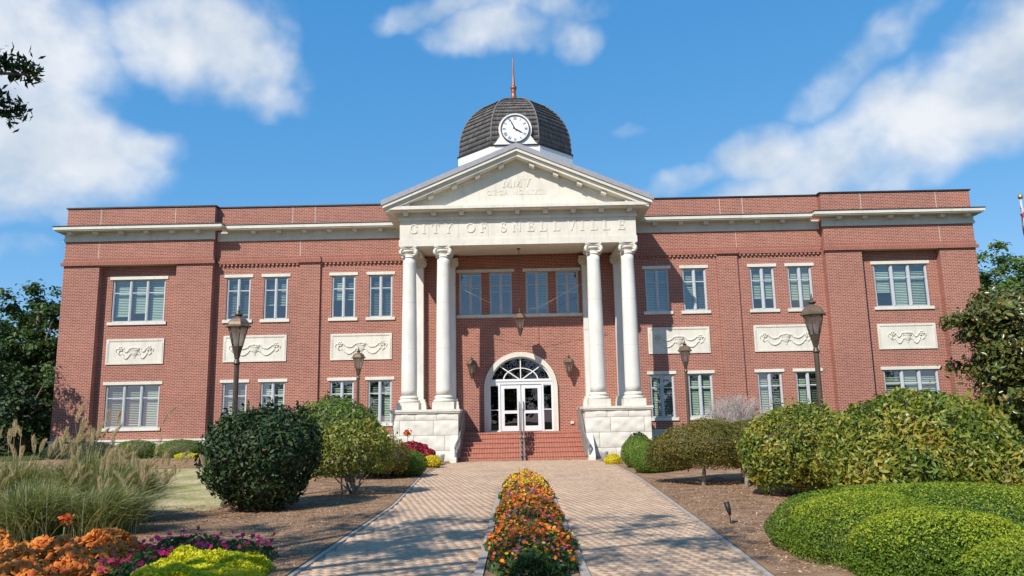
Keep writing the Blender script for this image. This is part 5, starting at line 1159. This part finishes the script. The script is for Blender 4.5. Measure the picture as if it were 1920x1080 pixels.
def flower_mesh(P, rad, r, up=.75, npet=7):
    n = len(P); Nn = unit(r.normal(0, .35, (n, 3)) + np.array([0, -.35, up])); T = unit(np.cross(Nn, unit(r.normal(0, 1, (n, 3))))); Bn = np.cross(Nn, T); k = npet*2; R = rad*(1+r.uniform(-.3, .3, (n, 1)))
    V = [P - Nn*R*.05]
    for i in range(k): a = 2*math.pi*i/k; q = 1.0 if i % 2 == 0 else .62; V.append(P + (T*math.cos(a)+Bn*math.sin(a))*R*q + Nn*R*(.18 if i % 2 == 0 else .05))
    V = np.stack(V, 1).reshape(-1, 3); b = (k+1)*np.arange(n)[:, None]
    F_ = np.concatenate([b+np.array([[0, 1+i, 1+(i+1) % k]]) for i in range(k)]); return np_mesh('blossoms', V, F_)
t = thing('pink_vinca', 'magenta flowers with green leaves between coleus and chartreuse border', 'flowering plant', (0, 0, 0))
P, Nn = mound_pts(2600, -4.5, -3.0, 8.75, 9.55, .26, r, 3, .3); P2, N2 = mound_pts(1400, -4.3, -3.75, 7.7, 8.75, .26, r, 3, .3); link('foliage', leaf_mesh('foliage', np.concatenate([P, P2]), np.concatenate([Nn, N2]), .055, .5, r, .7), MT['bed_leaf'], t, 'stuff')
q = np.concatenate([P[r.choice(len(P), 85, False)], P2[r.choice(len(P2), 40, False)]]); q[:, 2] = np.maximum(q[:, 2], .18)+r.uniform(.02, .12, len(q)); link('blossoms', flower_mesh(q, .034, r, npet=5), MT['magenta_flower'], t, 'stuff')
# weeds in the mulch
for x, y in ((-3.5, 10.2), (-2.95, 11.0), (-4.4, 9.9)):
    pass

# centre bed of zinnias
t = thing('zinnia_bed', 'long bed of orange, yellow and purple zinnias down the middle of the walk', 'flower bed', (0, 0, 0))
def bed_pts(n, y0, y1, r, hs=1.0):
    Y = r.uniform(y0, y1, n); wdt = .48+.05*np.sin(Y*2.1)+.04*np.sin(Y*5.3); wdt = wdt*np.sqrt(np.clip((18.9-Y)/.6, 0, 1))*np.sqrt(np.clip((Y-7.7)/.5, .0, 1)); U = r.uniform(-1, 1, n); X = U*wdt+.02
    H = (.33+.012*np.sin(Y*1.7)+.03*np.sin(Y*5.4+X*7)+.035*np.sin(Y*11+X*13))*(1-.72*np.abs(U)**2.6); return X, Y, H, U
r = np.random.default_rng(77)
X, Y, H, U = bed_pts(24000, 7.7, 18.9, r); Z = H*(1-.75*r.uniform(0, 1, len(X))**1.3); link('foliage', leaf_mesh('foliage', np.stack([X, Y, Z], 1), np.stack([U*.5, np.full(len(X), -.2), np.full(len(X), .7)], 1), .075, .36, r, .8), MT['bed_leaf'], t, 'stuff')
def zone_pick(Y, X, r):
    z = np.sin(Y*2.2+X*1.5)+.7*np.sin(Y*3.7-X*3+1); u = r.uniform(0, 1, len(Y)); c = np.zeros(len(Y), int)
    far = Y > 15.0
    c = np.where(far, np.where(u < .52, 1, np.where(u < .80, 0, np.where(u < .92, 2, 3))), np.where(z > .35, np.where(u < .66, 0, np.where(u < .96, 3, 1)), np.where(z > -.5, np.where(u < .45, 3, np.where(u < .82, 0, np.where(u < .9, 1, 2))), np.where(u < .38, 2, np.where(u < .52, 1, 0)))))
    keep = far | (z > .35) | (r.uniform(0, 1, len(Y)) < .55); return c, keep
X, Y, H, U = bed_pts(5600, 7.9, 18.8, r); c, keep = zone_pick(Y, X, r); Z = H+r.uniform(-.05, .06, len(X))
for k, mm in enumerate(('orange_flower', 'yellow_flower', 'purple_flower', 'red_orange_flower')):
    s_ = (c == k) & keep; link('blossoms', flower_mesh(np.stack([X, Y, Z], 1)[s_], .022 if k != 1 else .019, r), MT[mm], t, 'stuff')
X, Y, H, U = bed_pts(110, 9, 18.7, r); m = MB()
for x, y, h in zip(X, Y, H): m.tube([(x, y, h*.6), (x+rg.normal(0, .04), y, h+rg.uniform(.02, .14))], .003, 4)
m.build('stalks', MT['bright_laurel'], t, 'stuff')

# -- right of the walk
BM = 'large clipped boxwood mounds in the front right corner'
def box_mound(label, x, y, blobs, n, seed):
    o = shrub('boxwood_mound', label, 'boxwood', at(x, y), blobs, n, .027, .55, 'boxwood_leaf', seed, BM, amp=.045, f=2.6, shell=.24, core=.76, nst=4, zmin=-.55, spread=.9, pn=2.35, bark='dark_leaf')  # dark core: shade between the leaves is put into its colour
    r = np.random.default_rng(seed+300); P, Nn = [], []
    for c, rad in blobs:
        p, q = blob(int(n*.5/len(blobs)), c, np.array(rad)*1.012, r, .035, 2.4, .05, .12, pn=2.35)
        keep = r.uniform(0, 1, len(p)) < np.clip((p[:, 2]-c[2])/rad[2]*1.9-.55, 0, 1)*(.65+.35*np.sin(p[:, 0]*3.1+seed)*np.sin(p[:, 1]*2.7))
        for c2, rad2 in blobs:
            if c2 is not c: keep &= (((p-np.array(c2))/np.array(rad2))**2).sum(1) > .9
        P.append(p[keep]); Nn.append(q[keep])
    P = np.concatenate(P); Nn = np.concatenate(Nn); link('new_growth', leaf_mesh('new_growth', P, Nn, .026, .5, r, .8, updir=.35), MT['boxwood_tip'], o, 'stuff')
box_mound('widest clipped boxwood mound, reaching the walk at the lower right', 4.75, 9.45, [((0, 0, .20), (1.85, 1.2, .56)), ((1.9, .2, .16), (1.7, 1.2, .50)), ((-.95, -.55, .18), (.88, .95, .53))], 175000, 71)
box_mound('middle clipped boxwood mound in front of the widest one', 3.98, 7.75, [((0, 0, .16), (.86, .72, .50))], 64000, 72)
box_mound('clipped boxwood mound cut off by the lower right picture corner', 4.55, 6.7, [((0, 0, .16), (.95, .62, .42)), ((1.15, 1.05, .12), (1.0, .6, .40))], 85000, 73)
shrub('laurel_hedge', 'huge loose yellow-green hedge bush behind the clipped mounds at right', 'hedge', at(6.6, 13.0), [((-.1, 0, .80), (1.62, 1.5, 1.10)), ((1.55, -.3, .36), (1.5, 1.3, .72)), ((-.75, -.6, .55), (.95, 1.0, .78)), ((.4, -1.0, .5), (1.2, .7, .7))], 46000, .108, .40, 'laurel_leaf', 81, amp=.08, f=3.6, shell=.28, core=.55, sprigs=90, bark='bark', spread=.9, parts=300)
shrub('laurel_hedge', 'yellow-green loose bush with a rounded left end above the mulch', 'hedge', at(5.28, 15.5), [((0, 0, .86), (1.02, 1.1, .90)), ((.5, .2, 1.0), (.8, .8, .78))], 16000, .095, .42, 'laurel_leaf', 82, amp=.08, f=3.6, shell=.28, core=.6, sprigs=60, bark='bark', spread=.8, parts=300)
shrub('barberry_bush', 'flat topped brown bush on short trunks over the mulch, right of the walk', 'bush', at(4.3, 18.2), [((-.05, 0, .86), (1.15, 1.0, .60)), ((-.8, .4, .70), (.62, .6, .48)), ((.85, -.1, .92), (.8, .8, .56))], 44000, .052, .45, 'brown_barberry', 83, amp=.08, f=4, shell=.3, core=.5, nst=0, zmin=-.8)
for dx, dy in ((-.25, -.3), (.55, -.9), (.75, .1)):
    rr_ = np.random.default_rng(int(90+dx*10)); o = bpy.data.objects[[q.name for q in bpy.data.objects if q.name.startswith('barberry_bush')][-1]]
    mb = MB(); mb.tube([(dx, dy, -.05), (dx+.05, dy+.05, .35), (dx*.9, dy*.7, .8)], [.055, .045, .03], 7); mb.build('trunk', MT['pale_bark'], o)
shrub('boxwood_ball', 'clipped green boxwood ball nearest the right side of the walk', 'boxwood', at(3.62, 22.0), [((0, 0, .38), (.62, .58, .44)), ((.6, .2, .3), (.5, .5, .38))], 16000, .035, .55, 'green_boxwood', 84, BOX, amp=.03, shell=.15, core=.82, nst=3, bark='green_boxwood')
shrub('boxwood_ball', 'taller clipped boxwood ball behind the first one, right of the steps', 'boxwood', at(3.62, 24.3), [((0, 0, .46), (.60, .55, .52))], 10000, .035, .55, 'green_boxwood', 85, BOX, amp=.03, shell=.15, core=.82, nst=3, bark='green_boxwood')
shrub('yellow_plant', 'low bright yellow clump at the walk edge before the right pedestal', 'flowering plant', at(3.0, 26.6), [((.05, 0, .19), (.30, .32, .24))], 4500, .045, .5, 'yellow_flower', 86, 'yellow clumps either side of the steps', amp=.1, core=.8, nst=2)
shrub('red_coleus', 'dark crimson plant peeping over the boxwood ball by the right pedestal', 'foliage plant', at(4.15, 27.2), [((0, 0, .45), (.5, .4, .36))], 2500, .09, .55, 'red_leaf', 87, amp=.12, core=.7, nst=2)
shrub('green_plant', 'small dark leafy plant at the foot of the right pedestal', 'plant', at(4.25, 28.6), [((0, 0, .5), (.4, .35, .4))], 1500, .09, .5, 'dark_leaf', 88, amp=.15, core=.5, nst=3)
def bare_shrub(base, rad, h, label, seed):
    r = np.random.default_rng(seed); root = thing('bare_shrub', label, 'bush', base); m = MB(); n = 0
    tips = []
    for k in range(42):
        a = r.uniform(0, 6.28); q = math.sqrt(r.uniform(0, 1)); tip = Vector((rad*q*math.cos(a), rad*q*math.sin(a)*.8, h*(.62+.36*math.sqrt(max(0, 1-q*q))))); b = Vector((r.normal(0, .1), r.normal(0, .1), 0)); m.tube([b, (b+tip)/2+Vector((0, 0, -.1)), tip], [.014, .009, .004], 5); tips.append((b, tip))
    m.build('stem', MT['grey_twig'], root)
    nn = 10000; P0 = np.zeros((nn, 3)); P1 = np.zeros((nn, 3))
    ts = r.uniform(.45, 1.05, nn); ix = r.integers(0, len(tips), nn); B = np.array([t_[0] for t_ in tips])[ix]; T = np.array([t_[1] for t_ in tips])[ix]; P0 = B+(T-B)*ts[:, None]+r.normal(0, .07, (nn, 3)); D = unit((T-B)*.7+r.normal(0, .5, (nn, 3))+np.array([0, 0, .2])); P1 = P0+D*r.uniform(.06, .2, (nn, 1)); sdv = unit(np.cross(D, r.normal(0, 1, (nn, 3))))*.005
    V = np.stack([P0-sdv, P0+sdv, P1], 1).reshape(-1, 3); link('twigs', np_mesh('twigs', V, np.arange(nn*3).reshape(-1, 3)), MT['grey_twig'], root, 'stuff')
bare_shrub(at(6.75, 24.6), 1.0, 1.85, 'leafless grey twiggy shrub before the right wing windows', 91)
shrub('barberry_bush', 'small olive brown bush in front of the leafless grey shrub', 'bush', at(5.5, 22.6), [((0, 0, .85), (.8, .6, .55))], 6000, .05, .45, 'brown_barberry', 92, amp=.12, f=4, core=.7)

def tree(name, label, base, crown, trunk_h, tr, n, size, mat_, seed, group=None, cat='tree', bark='bark', clump=.5, nclump=90, aspect=.55, limbs=8, core=0, parts=0):
    r = np.random.default_rng(seed); root = thing(name, label, cat, base, group); P, Nn = [], []
    A = np.array([c[1][0]*c[1][1]+c[1][0]*c[1][2] for c in crown]); A = A/A.sum()
    for (c, rad), w in zip(crown, A):
        k = max(6, int(nclump*w)); C, CN = blob(k, c, rad, r, .14, 2.4, .55, -.9, pw_=1.2); per = int(n*w/k); rr_ = clump*r.uniform(.6, 1.25, (len(C), 1, 1)); p = C[:, None, :] + r.normal(0, .5, (len(C), per, 3))*rr_*np.array([1, 1, .62]); P.append(p.reshape(-1, 3)); Nn.append((np.repeat(CN[:, None, :], per, 1)*.6+np.array([0, 0, .55])+(p-C[:, None, :])*.9).reshape(-1, 3))
    P = np.concatenate(P); Nn = np.concatenate(Nn); k = P[:, 2] > .05
    if parts: k &= single_leaves(root, unit_leaf(aspect, MT[mat_]), P, Nn, base, size, r, .55, parts)
    link('crown', leaf_mesh('crown', P[k], Nn[k], size, aspect, r, .55), MT[mat_], root, 'stuff')
    mb = MB(); topz = max(c[0][2]+c[1][2]*.4 for c in crown); lean = Vector((crown[0][0][0]*.5, crown[0][0][1]*.5, topz)); mb.tube([(0, 0, -.2), (0, 0, trunk_h*.5), lean*.6+Vector((0, 0, 0)), lean], [tr*1.25, tr, tr*.6, tr*.2], 9); mb.build('trunk', MT[bark], root)
    mb = MB()
    for i in range(limbs):
        c, rad = crown[i % len(crown)]; d = unit(r.normal(0, 1, (1, 3)))[0]; tip = Vector(np.array(c)+d*np.array(rad)*.75); b = Vector((0, 0, trunk_h*r.uniform(.7, 1.1))); mb.tube([b, (b+tip)/2+Vector((0, 0, .25)), tip], [tr*.5, tr*.32, tr*.1], 6)
    mb.build('limbs', MT[bark], root); return root
tree('magnolia_tree', 'glossy dark magnolia tree at the right end of the building', at(16.75, 24.3), [((-.1, 0, 3.3), (2.75, 2.6, 2.3)), ((.3, -.3, 4.1), (2.3, 2.1, 1.5)), ((-.5, -.6, 2.0), (2.1, 2.0, 1.6)), ((1.1, -.8, 2.6), (2.3, 2.0, 2.0)), ((-1.25, -.4, 4.0), (1.35, 1.4, 1.2)), ((-.5, -.6, 1.3), (2.3, 2.0, 1.4)), ((1.4, -.9, 1.3), (2.2, 1.8, 1.4)), ((1.3, -.6, 3.7), (2.1, 2.0, 1.7)), ((2.2, -1.2, 2.4), (2.0, 1.8, 1.8))], 1.6, .18, 110000, .19, 'magnolia_leaf', 108, clump=.47, nclump=860, aspect=.42, parts=300)
TB = 'trees behind the city hall'
tree('background_tree', 'bright green rounded tree beyond the right end, behind the magnolia', at(32.2, 52), [((0, 0, 8.0), (4.2, 4.0, 4.2)), ((3.6, 1, 7.2), (4, 4, 4))], 4, .3, 44000, .28, 'bright_tree_leaf', 102, TB, clump=.68, nclump=300)
tree('background_tree', 'tall pine-like tree far beyond the flagpole at the right edge', at(40.5, 56), [((0, 0, 9.0), (4.5, 4, 4.5))], 5, .3, 14000, .30, 'bright_tree_leaf', 103, TB, clump=.8, nclump=120)
tree('background_tree', 'tall dark green tree rising beside the left end wall', at(-27.4, 43), [((0, 0, 6.6), (2.6, 2.5, 3.1)), ((1.0, 0, 4.3), (2.6, 2.5, 2.6)), ((-1.5, 0, 5.0), (2.8, 2.6, 2.8)), ((.4, 0, 2.2), (2.6, 2.2, 2.2))], 3, .3, 22000, .26, 'tree_leaf', 104, TB, clump=.6, nclump=190)
tree('background_tree', 'lower dark tree behind the left end wall at the picture edge', at(-31.0, 47), [((0, 0, 5.0), (3.4, 3, 4.0)), ((2.8, 0, 3.0), (3, 2.6, 3.0)), ((5.5, 3, 3.0), (3, 2.6, 3.2))], 3, .3, 18000, .28, 'tree_leaf', 105, TB, clump=.7, nclump=130)
tree('holly_tree', 'very dark tree in shade at the left picture edge, shading the end wall', at(-21.9, 29.6), [((0, 0, 4.6), (1.75, 1.6, 1.7)), ((.1, 0, 3.0), (1.8, 1.6, 1.4)), ((-.6, 0, 1.9), (1.6, 1.5, 1.3))], 1.4, .16, 9000, .15, 'dark_leaf', 106, clump=.4, nclump=130)
tree('background_tree', 'dark understory tree filling the gap left of the end wall', at(-25.0, 38.5), [((0, 0, 2.2), (2.4, 1.8, 2.3)), ((-2.5, 0, 2.6), (2.2, 1.8, 2.6))], 1, .2, 9000, .24, 'dark_leaf', 107, TB, clump=.6, nclump=110)
# the shade trees beside and behind the viewpoint; one spray hangs into the top left of the view
crown1 = [((2.0, 1.6, 7.2), (2.4, 2.2, 1.2)), ((.2, .4, 8.0), (2.4, 2.2, 1.3)), ((4.7, .2, 8.4), (1.7, 2.2, .7)), ((3.9, -2.4, 8.2), (1.7, 1.3, .7)), ((1.2, -1.2, 7.0), (2.4, 1.8, 1.2))]
oak = tree('shade_tree', 'oak beside the viewpoint whose branch hangs into the top left corner', (-8.2, 3.2, 0), crown1, 3.5, .24, 8800, .16, 'dark_leaf', 111, clump=.42, nclump=120, aspect=.4)
r = np.random.default_rng(112)
def spray(root, pts, n, size):
    mb = MB(); pts = [Vector(p) for p in pts]; fine = []
    for a_, b_ in zip(pts, pts[1:]): fine += [a_.lerp(b_, t) + Vector((r.normal(0, .05), r.normal(0, .05), r.normal(0, .05)-.10*math.sin(math.pi*t)))*(1 if t else 0) for t in (0, .25, .5, .75)]
    fine.append(pts[-1]); mb.tube(fine, list(np.linspace(.045, .006, len(fine))), 6)
    for q in fine[3:-5]:
        for _ in range(1): mb.tube([q, q+Vector((r.normal(0, .25), r.normal(0, .2), r.normal(0, .2)))], [.008, .003], 4)
    mb.build('branch', MT['bark'], root); P = []
    for q in fine[2:-6]: P += [np.array(q)+r.normal(0, 1, 3)*np.array([.22, .2, .2]) for _ in range(45)]
    a = np.array(pts[-3:]);
    for k in range(n): t = r.uniform(0, 2); i = min(int(t), 1); q = np.array(a[i])+(np.array(a[i+1])-np.array(a[i]))*(t-i); P.append(q+r.normal(0, 1, 3)*np.array([.052, .05, .06]))
    P = np.array(P); link('leaves', leaf_mesh('leaves', P, r.normal(0, 1, (len(P), 3)), size, .32, r, .4), MT['dark_leaf'], root, 'stuff')
def to_local(u, v, d): p = ray(u, v).normalized()*d + Vector((-X0, 0, CZ)); return tuple(p-Vector((-8.2, 3.2, 0)))
spray(oak, [(1.0, .5, 6.0), to_local(-260, 60, 8.2), to_local(-40, 105, 8.2), to_local(66, 138, 8.2)], 680, .085)
spray(oak, [(1.0, .5, 5.8), to_local(-250, 140, 8.2), to_local(-50, 160, 8.2), to_local(40, 218, 8.2)], 560, .085)
tree('shade_tree', 'oak standing behind the viewpoint, reflected in the doors', (-4.5, -9.0, 0), [((0, 0, 5.5), (4, 4, 3.0)), ((3.5, -1, 5), (3.5, 3.2, 2.8))], 3, .3, 4500, .28, 'tree_leaf', 113, clump=.9, nclump=70)
tree('shade_tree', 'second oak behind the viewpoint, right of the walk line', (6.5, -12.0, 0), [((0, 0, 5.2), (4.5, 4, 3.2))], 3, .3, 3500, .28, 'tree_leaf', 114, clump=.9, nclump=60)

for k, (x, y, lb) in enumerate(((-26, -27, 'leafy street tree behind the viewpoint, far to the left'), (-15, -31, 'leafy street tree behind the viewpoint, left of the walk line'), (-4, -30, 'leafy street tree straight behind the viewpoint'), (8, -32, 'leafy street tree behind the viewpoint, right of the walk line'), (20, -29, 'leafy street tree behind the viewpoint, far to the right'))):
    tree('street_tree', lb, (x, y, 0), [((0, 0, 4.6), (5.5, 4, 3.6)), ((3, 0, 3.6), (4, 3.5, 3.0))], 2.4, .28, 3600, .55, 'tree_leaf', 150+k, 'trees across from the city hall', clump=1.1, nclump=60, limbs=5)
# lawn blades and mulch chips near the walk
r = np.random.default_rng(121); n = 26000; X = r.uniform(-13, -5.9, n); Y = r.uniform(14.9, 24.6, n); k = X < -6.0+.25*np.sin(Y*1.7+1); X, Y = X[k], Y[k]; Z = hgt(X, Y); n = len(X)
a = r.uniform(0, 6.28, n); hh = r.uniform(.02, .05, n); w = .006; V = np.stack([np.stack([X-np.cos(a)*w, Y-np.sin(a)*w, Z], 1), np.stack([X+np.cos(a)*w, Y+np.sin(a)*w, Z], 1), np.stack([X+r.normal(0, .02, n), Y+r.normal(0, .02, n), Z+hh], 1)], 1).reshape(-1, 3)
tag(link('lawn_grass', np_mesh('lawn_grass', V, np.arange(3*n).reshape(-1, 3)), MT['lawn_blade']), 'dry pale lawn grass left of the planting bed', 'grass', None, 'stuff')
P = []
for (x0, x1, y0, y1, n) in ((-7.5, -2.6, 8.2, 15.5, 13000), (-6.0, -2.75, 15.5, 24, 5000), (2.5, 4.9, 8.0, 20, 12000), (-16, -6.3, 24.7, 29, 3000)):
    X = r.uniform(x0, x1, n); Y = r.uniform(y0, y1, n); k = (X < wl(Y)-.12) | (X > wr(Y)+.12); P.append(np.stack([X[k], Y[k], hgt(X[k], Y[k])+.030], 1))
P = np.concatenate(P); nn = np.tile(np.array([[0, 0, 1.0]]), (len(P), 1))
tag(link('bark_mulch', leaf_mesh('bark_mulch', P, nn, .042, .26, r, .35), MT['bark_chip']), 'brown bark mulch and straw scattered over the beds', 'mulch', None, 'stuff')

X = r.uniform(-2.4, 2.5, 220); Y = r.uniform(8.2, 26, 220); k = np.abs(X) > .6; e_ = r.uniform(0, 1, 220) < .6; X = np.where(e_ & (X < 0), wl(Y)+np.abs(r.normal(0, .25, 220)), X)
P = np.stack([X, Y, np.full(220, .012)], 1)[k]
tag(link('fallen_leaves', leaf_mesh('fallen_leaves', P, np.tile(np.array([[0, 0, 1.0]]), (len(P), 1)), .05, .45, r, .3), MT['bark_chip']), 'dry fallen leaves scattered over the brick walk', 'leaves', None, 'stuff')
